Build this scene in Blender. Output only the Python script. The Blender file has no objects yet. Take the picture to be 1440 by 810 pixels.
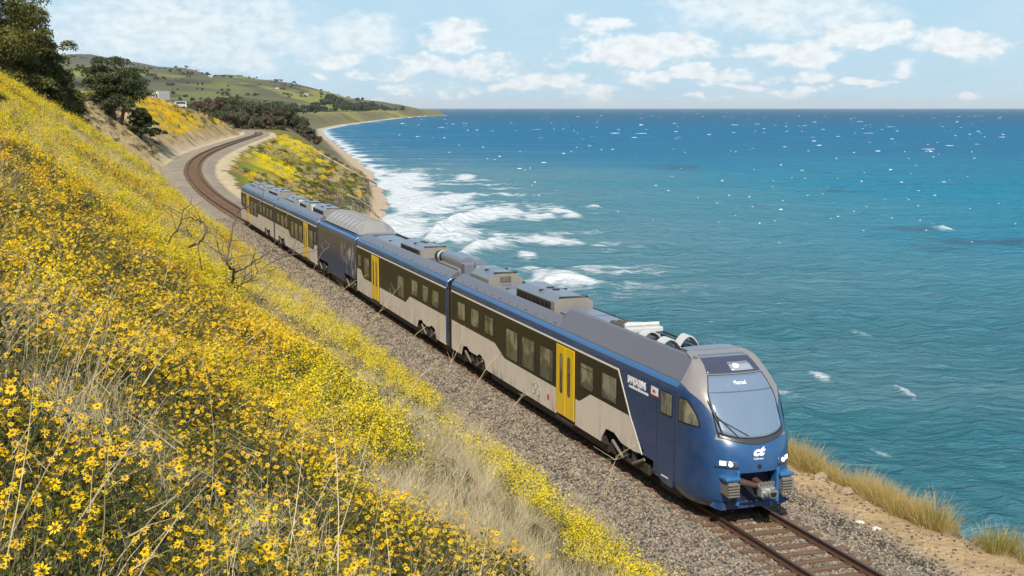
import bpy, bmesh, math, random
import numpy as np
from mathutils import Vector, Matrix, noise as mnoise
R = math.radians
scene = bpy.context.scene
COL = scene.collection
rng = np.random.default_rng(7)
random.seed(7)

# ------------------------------------------------------------------ camera
EYE = 10.5                                   # metres above the rail head
cam_d = bpy.data.cameras.new('camera'); cam = bpy.data.objects.new('camera', cam_d)
COL.objects.link(cam); scene.camera = cam
PITCH = math.atan(253/1767.)
cam.location = (0, 0, EYE)
cam.rotation_euler = (math.pi/2 - PITCH, 0, 0)
cam_d.sensor_width = 36; cam_d.lens = 36*1767/1440.
cam_d.clip_start = .1; cam_d.clip_end = 90000

# ------------------------------------------------------------------ light
SUN_EL, SUN_AZ = R(46), R(186)               # azimuth clockwise from +Y, direction to the sun
sun_d = bpy.data.lights.new('sun', 'SUN'); sun_d.energy = 5.0; sun_d.angle = R(.5); sun_d.color = (1, .93, .82)
sun = bpy.data.objects.new('sun', sun_d); COL.objects.link(sun)
to_sun = Vector((math.sin(SUN_AZ)*math.cos(SUN_EL), math.cos(SUN_AZ)*math.cos(SUN_EL), math.sin(SUN_EL)))
sun.rotation_euler = to_sun.to_track_quat('Z', 'Y').to_euler()
scene.view_settings.view_transform = 'Standard'; scene.view_settings.look = 'None'
scene.view_settings.exposure = 0.12; scene.view_settings.gamma = 1

class NT:
    """tiny helper for building node trees"""
    def __init__(s, tree): s.t = tree; s.n = tree.nodes; s.l = tree.links
    def new(s, kind, **kw):
        nd = s.n.new(kind)
        for k, v in kw.items(): setattr(nd, k, v)
        return nd
    def put(s, sock, v):
        if isinstance(v, bpy.types.NodeSocket): s.l.new(v, sock)
        elif v is not None:
            if hasattr(sock, 'default_value'):
                try: sock.default_value = v
                except Exception: sock.default_value = (v[0], v[1], v[2], 1) if len(v) == 3 else v
    def math(s, op, a, b=None, c=None, clamp=False):
        nd = s.new('ShaderNodeMath', operation=op); nd.use_clamp = clamp
        s.put(nd.inputs[0], a); s.put(nd.inputs[1], b); s.put(nd.inputs[2], c); return nd.outputs[0]
    def vmath(s, op, a, b=None, scale=None):
        nd = s.new('ShaderNodeVectorMath', operation=op)
        s.put(nd.inputs[0], a); s.put(nd.inputs[1], b)
        if scale is not None: s.put(nd.inputs['Scale'], scale)
        return nd.outputs[0]
    def mix(s, f, a, b, mode='MIX'):
        nd = s.new('ShaderNodeMix', data_type='RGBA', blend_type=mode)
        s.put(nd.inputs[0], f)
        for i, v in ((6, a), (7, b)):
            if isinstance(v, (tuple, list)) and len(v) == 3: v = (*v, 1)
            s.put(nd.inputs[i], v)
        return nd.outputs[2]
    def ramp(s, v, lo, hi, a=0., b=1.):
        nd = s.new('ShaderNodeMapRange', interpolation_type='SMOOTHSTEP')
        s.put(nd.inputs[0], v)
        for i, x in zip((1, 2, 3, 4), (lo, hi, a, b)): s.put(nd.inputs[i], x)
        return nd.outputs[0]
    def noise(s, vec, scale, detail=4, rough=.55, dist=0.):
        nd = s.new('ShaderNodeTexNoise'); s.put(nd.inputs['Vector'], vec)
        nd.inputs['Scale'].default_value = scale; nd.inputs['Detail'].default_value = detail
        nd.inputs['Roughness'].default_value = rough; nd.inputs['Distortion'].default_value = dist
        return nd.outputs[0]
    def attr(s, name, out='Fac'): return s.new('ShaderNodeAttribute', attribute_name=name).outputs[out]
    def xyz(s, v):
        nd = s.new('ShaderNodeSeparateXYZ'); s.put(nd.inputs[0], v); return nd.outputs
    def comb(s, x, y, z):
        nd = s.new('ShaderNodeCombineXYZ')
        for i, v in enumerate((x, y, z)): s.put(nd.inputs[i], v)
        return nd.outputs[0]

# ------------------------------------------------------------------ sky with fair-weather cumulus
world = bpy.data.worlds.new('World'); scene.world = world; world.use_nodes = True
W = NT(world.node_tree); W.n.clear()
skyn = W.new('ShaderNodeTexSky', sky_type='NISHITA'); skyn.sun_disc = False
skyn.sun_elevation = SUN_EL; skyn.sun_rotation = SUN_AZ
skyn.altitude = 0; skyn.air_density = 1.0; skyn.dust_density = .6; skyn.ozone_density = 2.2
geo_dir = W.new('ShaderNodeTexCoord').outputs['Generated']
nrm = W.vmath('NORMALIZE', geo_dir)
dx, dy, dz = W.xyz(nrm)
az = W.math('MULTIPLY', W.math('ARCTAN2', dx, dy), 180/math.pi)
el = W.math('MULTIPLY', W.math('ARCSINE', dz), 180/math.pi)
# individual clouds: azimuth, elevation, half width, half height (degrees), strength
def ae(px, py):
    v = Vector((px-720, 1767*math.cos(PITCH)+(405-py)*math.sin(PITCH), (405-py)*math.cos(PITCH)-1767*math.sin(PITCH)))
    return math.degrees(math.atan2(v.x, v.y)), math.degrees(math.asin(v.z/v.length))
CL = [(250,38,185,44,1.0,1),(120,60,90,35,.6,1),(340,86,70,20,.75,1),(505,50,72,28,1.,1),(440,66,50,30,.7,1),(470,85,50,12,.6,0),
      (640,52,46,24,1.,0),(645,92,78,16,1.,0),(600,100,50,8,.6,0),(540,103,50,8,.7,0),(545,120,40,8,.7,0),(715,122,60,9,.9,0),(700,103,30,10,.6,0),(775,112,70,13,.9,0),(830,128,40,8,.7,0),
      (860,36,36,9,.8,0),(812,28,16,8,.6,0),(805,82,30,14,.8,0),(910,70,104,23,1.1,0),(1090,14,150,34,1.0,1),(970,2,60,12,.8,1),
      (1115,76,78,18,1.,0),(1215,48,66,17,1.,0),(1340,60,70,18,.9,0),(1395,72,30,8,.6,0),(970,104,110,10,1.,0),(1280,97,25,10,.7,0),
      (895,118,30,7,.7,0),(1005,118,25,5,.6,0),(1050,121,25,6,.7,0),(1130,128,55,6,.8,0),(1140,108,30,9,.7,0),(1215,118,45,6,.8,0),(1355,132,15,4,.6,0),
      (560,130,20,4,.5,0),(630,133,16,4,.5,0),(1000,138,60,3,.4,0),(850,140,60,3,.4,0),(445,110,20,5,.6,0),(500,140,30,3,.4,0)]
cvec = W.comb(az, W.math('MULTIPLY', el, 1.7), 0.)
n1 = W.noise(cvec, .42, 5, .55, .2); n2 = W.noise(cvec, 1.5, 6, .55, .15); nwisp = W.noise(cvec, .16, 5, .6, .6)
w1 = W.noise(W.vmath('ADD', cvec, (40, 3, 9)), .38, 4, .6); w2 = W.noise(W.vmath('ADD', cvec, (7, 31, 2)), .5, 4, .6)
azw = W.math('ADD', az, W.math('MULTIPLY_ADD', w1, 3.6, -1.8)); elw = W.math('ADD', el, W.math('MULTIPLY_ADD', w2, 1.5, -.75))
field = None; field2 = None
for px, py, hw, hh, st, soft in CL:
    a0, e0 = ae(px, py); ax = hw/1767*57.3*1.12; ey = hh/1767*57.3*1.2
    u = W.math('MULTIPLY', W.math('SUBTRACT', azw, a0), 1/ax)
    vv = W.math('MULTIPLY', W.math('SUBTRACT', elw, e0), 1/ey)
    r2 = W.math('ADD', W.math('MULTIPLY', u, u), W.math('MULTIPLY', vv, vv))
    f = W.math('MULTIPLY_ADD', r2, -st, st)
    if soft: field2 = f if field2 is None else W.math('MAXIMUM', field2, f)
    else: field = f if field is None else W.math('MAXIMUM', field, f)
inside = W.math('MULTIPLY', W.math('GREATER_THAN', W.math('ABSOLUTE', az), 24.), 1.)
# beyond the traced clouds the same kind of cumulus goes on, spread by noise
ntile = W.noise(W.comb(az, W.math('MULTIPLY', el, 2.2), 3.), .085, 3, .5, .2)
gen = W.math('MULTIPLY_ADD', ntile, 7.0, -4.4)
away = W.math('MAXIMUM', W.ramp(W.math('ABSOLUTE', az), 24., 32.), W.ramp(el, 5.2, 9.))
field = W.math('MAXIMUM', field, W.math('ADD', W.math('MULTIPLY', gen, away), W.math('MULTIPLY_ADD', away, 3., -3.)))
dens = W.math('ADD', W.math('MAXIMUM', field, -1.6), W.math('MULTIPLY_ADD', n1, 2.6, -1.3))
dens = W.math('ADD', dens, W.math('MULTIPLY_ADD', n2, 1.3, -.65))
cov = W.math('MULTIPLY', W.ramp(dens, -.02, .80), .84)
dens2 = W.math('ADD', W.math('MAXIMUM', field2, -1.6), W.math('ADD', W.math('MULTIPLY_ADD', n1, 1.9, -.95), W.math('MULTIPLY_ADD', n2, .9, -.45)))
cov = W.math('MAXIMUM', cov, W.math('MULTIPLY', W.ramp(dens2, -.3, 1.15), .72))
thin = W.math('MULTIPLY', W.ramp(nwisp, .42, .72), .22)
cov = W.math('MAXIMUM', cov, thin)
cov = W.math('MULTIPLY', cov, W.ramp(el, -.1, .5))
skyc = W.mix(1., skyn.outputs[0], (.92, 1.0, 1.04), 'MULTIPLY')
pale = W.mix(W.ramp(el, 12., 45., .50, .12), skyc, (4.3, 7.0, 8.9, 1))
lowmix = W.ramp(el, 0., 16., .80, 0.)
pale = W.mix(lowmix, pale, (4.8, 7.1, 8.8, 1))
shade = W.ramp(n2, .3, .6, .86, 1.02)
cloudc = W.vmath('SCALE', (9.4, 9.75, 9.9), scale=shade)
final = W.mix(cov, pale, cloudc)
bg = W.new('ShaderNodeBackground'); W.put(bg.inputs[0], final); bg.inputs[1].default_value = .095
W.l.new(bg.outputs[0], W.new('ShaderNodeOutputWorld').inputs[0])

# ------------------------------------------------------------------ helpers
def tag(o, label=None, cat=None, group=None, kind=None):
    if label: o['label'] = label
    if cat: o['category'] = cat
    if group: o['group'] = group
    if kind: o['kind'] = kind
    return o
def empty(name, loc, rz=0, parent=None):
    o = bpy.data.objects.new(name, None); COL.objects.link(o); o.location = loc; o.rotation_euler = (0, 0, rz); o.parent = parent
    o.empty_display_size = .3
    return o
def mesh_obj(name, verts, faces, mats, parent=None, fm=None, smooth=False, link=True):
    me = bpy.data.meshes.new(name); me.from_pydata([tuple(v) for v in verts], [], [tuple(f) for f in faces])
    if not isinstance(mats, (list, tuple)): mats = [mats]
    for m in mats: me.materials.append(m)
    if fm is not None: me.polygons.foreach_set('material_index', list(fm))
    if smooth: me.polygons.foreach_set('use_smooth', [True]*len(me.polygons))
    me.update()
    o = bpy.data.objects.new(name, me)
    if link: COL.objects.link(o)
    o.parent = parent
    return o
def np_mesh(name, V, F, mats, smooth=False, link=True, fm=None, parent=None):
    """V (n,3), F (m,k) arrays"""
    V = np.asarray(V, np.float32); F = np.asarray(F, np.int32); k = F.shape[1]
    me = bpy.data.meshes.new(name)
    me.vertices.add(len(V)); me.vertices.foreach_set('co', V.ravel())
    me.loops.add(F.size); me.loops.foreach_set('vertex_index', F.ravel())
    me.polygons.add(len(F)); me.polygons.foreach_set('loop_start', np.arange(0, F.size, k, dtype=np.int32))
    me.polygons.foreach_set('loop_total', np.full(len(F), k, np.int32))
    if not isinstance(mats, (list, tuple)): mats = [mats]
    for m in mats: me.materials.append(m)
    if fm is not None: me.polygons.foreach_set('material_index', np.asarray(fm, np.int32))
    me.polygons.foreach_set('use_smooth', np.full(len(F), smooth, bool))
    me.update(calc_edges=True); me.validate()
    o = bpy.data.objects.new(name, me)
    if link: COL.objects.link(o)
    o.parent = parent
    return o

class MB:
    """collects simple solids, then becomes one mesh object"""
    def __init__(s): s.v = []; s.f = []; s.m = []
    def add(s, vs, fs, mi=0):
        b = len(s.v); s.v += [tuple(v) for v in vs]; s.f += [tuple(b+i for i in f) for f in fs]; s.m += [mi]*len(fs); return s
    def box(s, x0, x1, y0, y1, z0, z1, mi=0, ch=0.):
        if ch <= 0:
            vs = [(x, y, z) for z in (z0, z1) for y in (y0, y1) for x in (x0, x1)]
            return s.add(vs, [(0,2,3,1),(4,5,7,6),(0,1,5,4),(2,6,7,3),(0,4,6,2),(1,3,7,5)], mi)
        bm = bmesh.new(); bmesh.ops.create_cube(bm, size=1)
        for v in bm.verts:
            v.co = Vector(((x0+x1)/2+v.co.x*(x1-x0), (y0+y1)/2+v.co.y*(y1-y0), (z0+z1)/2+v.co.z*(z1-z0)))
        bmesh.ops.bevel(bm, geom=bm.edges[:], offset=ch, segments=2, affect='EDGES', profile=.6)
        return s.bm(bm, mi)
    def bm(s, bm, mi=0):
        bm.verts.index_update(); s.add([v.co[:] for v in bm.verts], [[v.index for v in f.verts] for f in bm.faces], mi); bm.free(); return s
    def prism(s, poly, axis, a, b, mi=0):
        """poly list of 2-D points, extruded along axis (0,1,2) from a to b"""
        def P(u, v, w): return {0: (w, u, v), 1: (u, w, v), 2: (u, v, w)}[axis]
        n = len(poly)
        vs = [P(u, v, a) for u, v in poly] + [P(u, v, b) for u, v in poly]
        fs = [tuple(range(n)), tuple(range(2*n-1, n-1, -1))] + [(i, i+n, (i+1) % n+n, (i+1) % n) for i in range(n)]
        return s.add(vs, fs, mi)
    def tube(s, pts, rad, n=8, mi=0, cap=True):
        pts = [Vector(p) for p in pts]
        rr = rad if isinstance(rad, (list, tuple)) else [rad]*len(pts)
        vs = []; fs = []
        prev = None
        for i, p in enumerate(pts):
            d = (pts[min(i+1, len(pts)-1)]-pts[max(i-1, 0)]).normalized()
            a = d.cross(Vector((0, 0, 1)) if abs(d.z) < .95 else Vector((1, 0, 0))).normalized() if prev is None else (prev-d*prev.dot(d)).normalized()
            prev = a; b = d.cross(a)
            for k in range(n):
                t = 2*math.pi*k/n; vs.append(p+a*math.cos(t)*rr[i]+b*math.sin(t)*rr[i])
        for i in range(len(pts)-1):
            for k in range(n): fs.append((i*n+k, i*n+(k+1) % n, (i+1)*n+(k+1) % n, (i+1)*n+k))
        if cap: fs += [tuple(range(n-1, -1, -1)), tuple((len(pts)-1)*n+k for k in range(n))]
        return s.add(vs, fs, mi)
    def build(s, name, mats, parent=None, smooth=False, link=True):
        o = mesh_obj(name, s.v, s.f, mats, parent, s.m, smooth, link)
        bm = bmesh.new(); bm.from_mesh(o.data); bmesh.ops.recalc_face_normals(bm, faces=bm.faces[:]); bm.to_mesh(o.data); bm.free()
        return o

# numpy value noise
def _h(ix, iy, seed):
    with np.errstate(over='ignore'):
        n = (ix.astype(np.int64)*374761393 + iy.astype(np.int64)*668265263 + seed*974634777) & 0x7fffffff
        n = ((n ^ (n >> 13))*1274126177) & 0x7fffffff
        n = (n ^ (n >> 16))
    return (n & 0xffff)/65535.
def vnoise(x, y, seed=0):
    x = np.asarray(x, float); y = np.asarray(y, float)
    ix = np.floor(x); iy = np.floor(y); fx = x-ix; fy = y-iy
    fx = fx*fx*(3-2*fx); fy = fy*fy*(3-2*fy)
    a = _h(ix, iy, seed); b = _h(ix+1, iy, seed); c = _h(ix, iy+1, seed); d = _h(ix+1, iy+1, seed)
    return a+(b-a)*fx+(c-a)*fy+(a-b-c+d)*fx*fy
def fbm(x, y, seed=0, octv=4):
    s = 0; a = .5; t = 0
    for i in range(octv): s = s+a*vnoise(x*2**i, y*2**i, seed+i*17); t += a; a *= .5
    return s/t
def sst(x, a, b): t = np.clip((x-a)/(b-a), 0, 1); return t*t*(3-2*t)

# ------------------------------------------------------------------ materials
def mat(name, col=(.5,.5,.5), rough=.6, metal=0., coat=0., build=None, **kw):
    m = bpy.data.materials.new(name); m.use_nodes = True; T = NT(m.node_tree)
    b = m.node_tree.nodes['Principled BSDF']
    b.inputs['Base Color'].default_value = (*col, 1); b.inputs['Roughness'].default_value = rough
    b.inputs['Metallic'].default_value = metal; b.inputs['Coat Weight'].default_value = coat
    for k, v in kw.items(): b.inputs[k.replace('_', ' ')].default_value = v
    if build: build(T, b)
    return m
def obco(T): return T.new('ShaderNodeTexCoord').outputs['Object']
def grime(scale=3., amt=.25, dark=(.1,.09,.08), stretch=(1,1,.25)):
    def f(T, b):
        c = tuple(b.inputs['Base Color'].default_value)
        v = T.vmath('MULTIPLY', obco(T), stretch)
        n = T.noise(v, scale, 6, .65)
        T.put(b.inputs['Base Color'], T.mix(T.math('MULTIPLY', T.ramp(n, .35, .75), amt), c, dark))
        r = b.inputs['Roughness'].default_value
        T.put(b.inputs['Roughness'], T.math('MULTIPLY_ADD', n, .25, r-.1))
    return f
def bump(T, b, h, dist, strength=1.):
    nd = T.new('ShaderNodeBump'); nd.inputs['Strength'].default_value = strength; nd.inputs['Distance'].default_value = dist
    T.put(nd.inputs['Height'], h); T.put(b.inputs['Normal'], nd.outputs[0])

# ------------------------------------------------------------------ the line of the track
TT = 16.283; AZ = R(-19.4)
DV = Vector((math.sin(AZ), math.cos(AZ), 0)); RV = Vector((math.cos(AZ), -math.sin(AZ), 0))
def at(px, py, z):
    """the place on the level z that lies on the sight line of a point of the photograph"""
    c, s = math.cos(PITCH), math.sin(PITCH)
    v = Vector((px-720, 1767*c+(405-py)*s, (405-py)*c-1767*s)); k = (z-EYE)/v.z
    return Vector((v.x*k, v.y*k, z))
ctrl = [DV*s+RV*TT for s in (-80, -40, 0, 40, 80, 118)]
ctrl += [at(300,275,.3), at(277,252,1.), at(271,236,1.8), at(279,222,2.4), at(300,210,2.9), at(330,199,3.), at(352,192,3.), at(364,187,3.), at(350,182.2,3.)]
ctrl += [ctrl[-1]+Vector((-34,60,0)), ctrl[-1]+Vector((-80,130,0))]
def catmull(P, per):
    out = []
    for i in range(len(P)-1):
        p0 = P[max(i-1,0)]; p1 = P[i]; p2 = P[i+1]; p3 = P[min(i+2,len(P)-1)]
        n = max(2, int((p2-p1).length/per))
        for k in range(n):
            t = k/n; out.append(.5*((2*p1)+(p2-p0)*t+(2*p0-5*p1+4*p2-p3)*t*t+(3*p1-p0-3*p2+p3)*t**3))
    out.append(P[-1]); return out
trk = catmull(ctrl, 1.0)
TP = np.array([p[:] for p in trk]); TS = np.concatenate([[0], np.cumsum(np.hypot(*np.diff(TP[:, :2], axis=0).T))])-80
def tr_x(Y): return np.interp(Y, TP[:, 1], TP[:, 0])
def tr_z(Y): return np.interp(Y, TP[:, 1], TP[:, 2])
def tr_s(Y): return np.interp(Y, TP[:, 1], TS)
def tr_az(Y):
    g = np.gradient(TP[:, 0], TP[:, 1]); return np.arctan(np.interp(Y, TP[:, 1], g))
CO = np.array([(60,-90),(45.6,-47.5),(25.7,9),(9,57),(-7.5,103.4),(-17,152.5),(-22.5,204),(-26.1,248.9),(-27.3,283),(-35.2,355.8),(-46,429),(-71.5,577),(-123.6,879),(-165.6,1112),
               (-212,1409),(-237,1762),(-250,2227),(-271,3023),(-259,3849),(-209,4234),(-480,4500),(-1100,4900),(-3500,6500),(-6000,9000)], float)
def co_x(Y): return np.interp(Y, CO[:, 1], CO[:, 0])
SEA = -13.
def project_st(X, Y):
    """arc length and signed offset (sea side positive) from the track"""
    Yq = Y.copy() if hasattr(Y, 'copy') else np.array(Y, float)
    for _ in range(3):
        xt = tr_x(Yq); a = tr_az(Yq)
        al = (X-xt)*np.sin(a)+(Y-Yq)*np.cos(a)
        Yq = Yq+al*np.cos(a)*.8
    xt = tr_x(Yq); a = tr_az(Yq)
    t = (X-xt)*np.cos(a)-(Y-Yq)*np.sin(a)
    return tr_s(Yq), t, Yq
def ground(X, Y, detail=True):
    X = np.asarray(X, float); Y = np.asarray(Y, float)
    s, t, Yq = project_st(X, Y)
    zt = tr_z(Yq)*sst(s, 120, 150)
    n = fbm(X/9, Y/9, 3, 4)-.5; nb = fbm(X/2.2, Y/2.2, 9, 3)-.5; nL = fbm(X/40, Y/40, 5, 4)-.5
    # landward bank
    tt = -t-4.3-.5*sst(s, 150, 220)-.8*sst(s, 260, 340)
    slope = .67+.09*sst(s, 70, 120)+.20*sst(s, 170, 300)
    plat = np.interp(s, [-80, 60, 100, 150, 240, 300, 350, 400, 470], [16, 16, 14.2, 12.6, 11.0, 9.6, 6.2, 2.0, 1.5])
    raw = slope*np.maximum(tt, 0)+1.5*n*sst(tt, 0, 6)*(1+1.2*sst(s, 130, 200))+.6*nb*sst(tt, 0, 2)+.7*sst(s, 18, 4)*sst(tt, 4, 12)
    kk = 1.2
    zl = -kk*np.log(np.exp(-np.clip(raw, -2, 60)/kk)+np.exp(-(plat+.05*np.maximum(tt-14, 0)+.8*nL)/kk))
    zl = np.maximum(zl, 0)-.32
    # sea side
    a = tr_az(Yq); tc = (co_x(Y)-X)*np.cos(a)+t
    te = np.maximum(5.25+1.1*sst(s, 28, 21)+.35*(vnoise(s/1.7, s*0, 8)-.5), tc-7); ze = -.75-8.2*sst(te, 5.5, 30)-.0*te
    q = np.clip((t-4.6)/np.maximum(te-4.6, .5), 0, 1)
    zr = -.22+(-.32)*sst(t, 1.9, 3.0)
    zr = np.where(t > 4.6, -.54+(ze+.54)*q**1.15+1.4*n*np.sin(np.pi*q)*sst(te, 10, 30), zr)
    drop = sst(t-te, 0, 3.4); zr = zr*(1-drop)+(-12.5+.6*nb)*drop
    zr = np.where(t > te+3.4, np.minimum(zr, -12.5-.25*(t-te-3.4)), zr)
    zr = np.maximum(zr, -17)
    bal = -.22-.10*sst(-t, 2.2, 4.3)
    z = np.where(t < -4.3, zl, np.where(t < 0, bal, zr))
    z = z+zt*np.where(t > 0, 1-sst(t, 4, np.maximum(te, 8)), 1-.4*sst(-t, 12, 60))
    # far coast
    D = co_x(Y)-X
    zc = SEA-1+.12*(D+8)
    zc = np.where(D > 4, SEA+.4+15.5*sst(D, 4, 34)+np.clip((D-30)*.035, 0, 9), zc)
    zc = np.maximum(zc, -17)+2.5*nL*sst(D, 15, 60)
    hill = 150*(1-np.exp(-np.maximum(D-75, 0)/430))*sst(Y, 800, 2500)*(1-.55*sst(Y, 3000, 4300))
    big = fbm(X/260, Y/420, 21, 5)-.5
    hill = hill*(1+.55*big)+(34*(fbm(X/120, Y/900, 4, 4)-.5)-16*np.abs(fbm(X/70+.2*Y/70, Y/400, 14, 4)-.5))*sst(D, 150, 600)*sst(Y, 900, 1500)
    zc = zc+hill
    w = sst(Y, 395, 500)
    return z*(1-w)+zc*w

def noise_at(p, sc): return mnoise.noise(Vector(p)*sc)
# ------------------------------------------------------------------ terrain
def ground_build(T, b):
    c = T.attr('zone', 'Color'); P = T.new('ShaderNodeTexCoord').outputs['Object']
    far = T.attr('far')
    nf = T.noise(P, 6.0, 5, .7); nm = T.noise(P, .55, 6, .65); nl = T.noise(P, .06, 5, .6)
    sc = T.math('MULTIPLY_ADD', nf, .9, .55)
    sc2 = T.math('MULTIPLY_ADD', nm, 1.0, .5)
    cc = T.vmath('SCALE', T.vmath('SCALE', c, scale=sc), scale=sc2)
    # flecks of yellow bloom and of dark scrub where the zone allows
    yel = T.attr('bloom'); scr = T.attr('scrub')
    ny = T.noise(P, 1.3, 6, .75); nq = T.noise(P, .22, 4, .6)
    fy = T.ramp(T.math('ADD', T.math('MULTIPLY', ny, .6), T.math('ADD', T.math('MULTIPLY', nq, .4), T.math('MULTIPLY', yel, .42))), .60, .78)
    cc = T.mix(T.math('MULTIPLY', fy, T.ramp(yel, .02, .25)), cc, T.mix(nf, (.50, .27, .005), (.66, .52, .02)))
    ns = T.noise(T.vmath('ADD', P, (31, 7, 3)), .8, 6, .7)
    fs = T.ramp(T.math('ADD', ns, T.math('MULTIPLY', scr, .35)), .60, .72)
    cc = T.mix(T.math('MULTIPLY', fs, T.ramp(scr, .02, .3)), cc, T.mix(nf, (.035, .045, .015), (.10, .11, .04)))
    T.put(b.inputs['Base Color'], cc)
    h = T.math('ADD', T.math('MULTIPLY', nf, .12), T.math('ADD', T.math('MULTIPLY', nm, .8), T.math('MULTIPLY', ny, .3)))
    bump(T, b, h, .5, .9)
M = {}
M['ground'] = mat('ground', rough=.95, build=ground_build, Specular_IOR_Level=.1)

def axis_cols():
    a = [0.]; st = .45
    while a[-1] < 5200:
        x = a[-1]; st = .45 if x < 24 else (.8 if x < 60 else st*1.07); a.append(x+st)
    r = [0.]; st = .45
    while r[-1] < 120:
        x = r[-1]; st = .45 if x < 12 else (1.2 if x < 95 else 6); r.append(x+st)
    return np.array([-x for x in a[::-1]]+r[1:])
rows = [-60.]
while rows[-1] < 8000:
    y = rows[-1]; rows.append(y+(3 if y < -3 else .4 if y < 45 else .9 if y < 160 else 1.8 if y < 330 else 3.2 if y < 520 else y*.011))
rows = np.array(rows); U = axis_cols()
base = np.where(rows < 430, tr_x(rows), 0); wf = sst(rows, 380, 560)
basex = tr_x(np.minimum(rows, 560))*(1-wf)+(co_x(rows)-45)*wf
YY, UU = np.meshgrid(rows, U, indexing='ij'); XX = basex[:, None]+UU
ZZ = ground(XX, YY)
SS, TTt, YQ = project_st(XX, YY); TC = (co_x(YY)-XX)
nbig = fbm(XX/14, YY/14, 33, 4); nmid = fbm(XX/4, YY/4, 44, 4); nsm = fbm(XX/1.3, YY/1.3, 55, 3)
def lerp(a, b, w): return a*(1-w[..., None])+np.array(b)*w[..., None]
c = np.zeros(XX.shape+(3,)); c[:] = (.16, .13, .05)
near = 1-sst(SS, 120, 165)
left = (TTt < 0)
# colours of the hillside soil and thatch
tan = np.array((.52, .36, .19))
c = lerp(c, (.10, .085, .035), near*left)
bluff = left*(1-near)*(1-sst(YY, 400, 470))
c = lerp(c, tan, bluff*sst(nmid+.25*nbig, .35, .55))
c = lerp(c, (.20, .16, .07), bluff*sst(nmid, .55, .72)*.6)
bloom = near*left*.15*sst(-TTt, 5, 8)
och = bluff*sst(ZZ, 4.2, 6.5)*sst(fbm(XX/22, YY/22, 8, 3)+.15*sst(SS, 190, 240), .42, .56)*(1-sst(SS, 330, 380))
c = lerp(c, (.42, .27, .04), och*.65*sst(nsm, .3, .6)); bloom = bloom+och*.5
scrub = np.clip(.35*near*left+bluff*.35*sst(-TTt, 8, 14), 0, 1)
# seaward slope
spur = (TTt > 2.6)*sst(SS, 110, 160)*(1-sst(YY, 420, 520))
c = lerp(c, (.44, .31, .17), (TTt > 2.6)*1.*(1-sst(SS, 110, 160)))
c = lerp(c, (.27, .19, .05), spur*sst(nmid, .3, .6))
c = lerp(c, (.13, .15, .035), spur*sst(nbig, .5, .62)*.8)
lemon = spur*sst(TTt, 6, 9)*(1-sst(TTt, 24, 34))*sst(fbm(XX/9+3, YY/30, 71, 3), .42, .55)*(1-sst(SS, 330, 380))
c = lerp(c, (.55, .48, .03), lemon*.8)
c = lerp(c, (.22, .27, .03), spur*sst(TTt, 6, 8)*(1-sst(TTt, 12, 17))*sst(nbig, .40, .55)*.8)
c = lerp(c, (.50, .31, .02), spur*sst(TTt, 14, 20)*sst(nmid+.4*nbig, .72, .9)*.7)
bloom = np.clip(bloom+spur*.35*sst(TTt, 6, 9), 0, 1)
scrub = np.clip(scrub+spur*.55*sst(TTt, 9, 16), 0, 1)
edge = ((TTt > 2.6)*(TTt < 3.7+3*nmid)+(TTt < -3.4)*(TTt > -4.6-2.5*nmid))*sst(SS, 125, 150)*(1-sst(YY, 400, 430)); edge = np.clip(edge, 0, 1)
c = lerp(c, (.55, .44, .28), edge*.9); bloom *= 1-edge; scrub *= 1-edge*.8
# ballast
bal = np.clip(1-sst(np.abs(TTt+.45*0), 3.0, 3.7)+((TTt < 0)&(TTt > -4.4)), 0, 1)*(1-sst(YY, 445, 460))*(TTt < 3.4)
c = lerp(c, (.25, .215, .175), bal); c = lerp(c, (.34, .28, .20), bal*sst(SS, 110, 150)*sst(nmid, .3, .7)); c = lerp(c, (.30, .25, .19), bal*sst(SS, 110, 150)*.5); bloom *= 1-bal; scrub *= 1-bal
# cliff face, beach
steep = (TTt > 0)*(YY < 460)*sst(ZZ, -.6, -2)*sst(TTt-np.maximum(5.2, TC*.94+TTt-7), -.4, .6)
c = lerp(c, (.46, .34, .19), np.clip(steep, 0, 1)); bloom *= 1-np.clip(steep, 0, 1)
sandw = sst(ZZ, -11.6, -12.2); c = lerp(c, (.50, .37, .25), sandw); bloom *= 1-sandw; scrub *= 1-sandw
# far land
farw = sst(YY, 430, 520); D = TC
fc = np.zeros_like(c); fc[:] = (.13, .125, .085)
strat = fbm(XX/140, YY/700, 91, 5)
fc = lerp(fc, (.20, .21, .075), sst(strat, .52, .60)*.8)
fc = lerp(fc, (.36, .34, .08), sst(fbm(XX/90, YY/500, 97, 4), .58, .68)*.7)
fc = lerp(fc, (.055, .07, .045), sst(fbm(XX/60, YY/260, 77, 5), .56, .66)*.75)
fc = lerp(fc, (.13, .13, .12), sst(ZZ, 62, 100)*.8)
fc = lerp(fc, (.20, .17, .09), (1-sst(D, 25, 60))*sst(fbm(XX/25, YY/60, 61, 4), .3, .6))
fc = lerp(fc, (.45, .36, .25), 1-sst(D, 3, 7))
c = c*(1-farw[..., None])+fc*farw[..., None]
bloom = bloom*(1-farw); scrub = scrub*(1-farw)+.3*farw*sst(D, 20, 60)
nr, nc = XX.shape
idx = np.arange(nr*nc).reshape(nr, nc)
Fq = np.stack([idx[:-1, :-1], idx[:-1, 1:], idx[1:, 1:], idx[1:, :-1]], -1).reshape(-1, 4)
V = np.stack([XX, YY, ZZ], -1).reshape(-1, 3)
fy = .25*(YY[:-1, :-1]+YY[1:, 1:]+YY[:-1, 1:]+YY[1:, :-1]).ravel()
ft = .25*(TTt[:-1, :-1]+TTt[1:, 1:]+TTt[:-1, 1:]+TTt[1:, :-1]).ravel()
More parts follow.
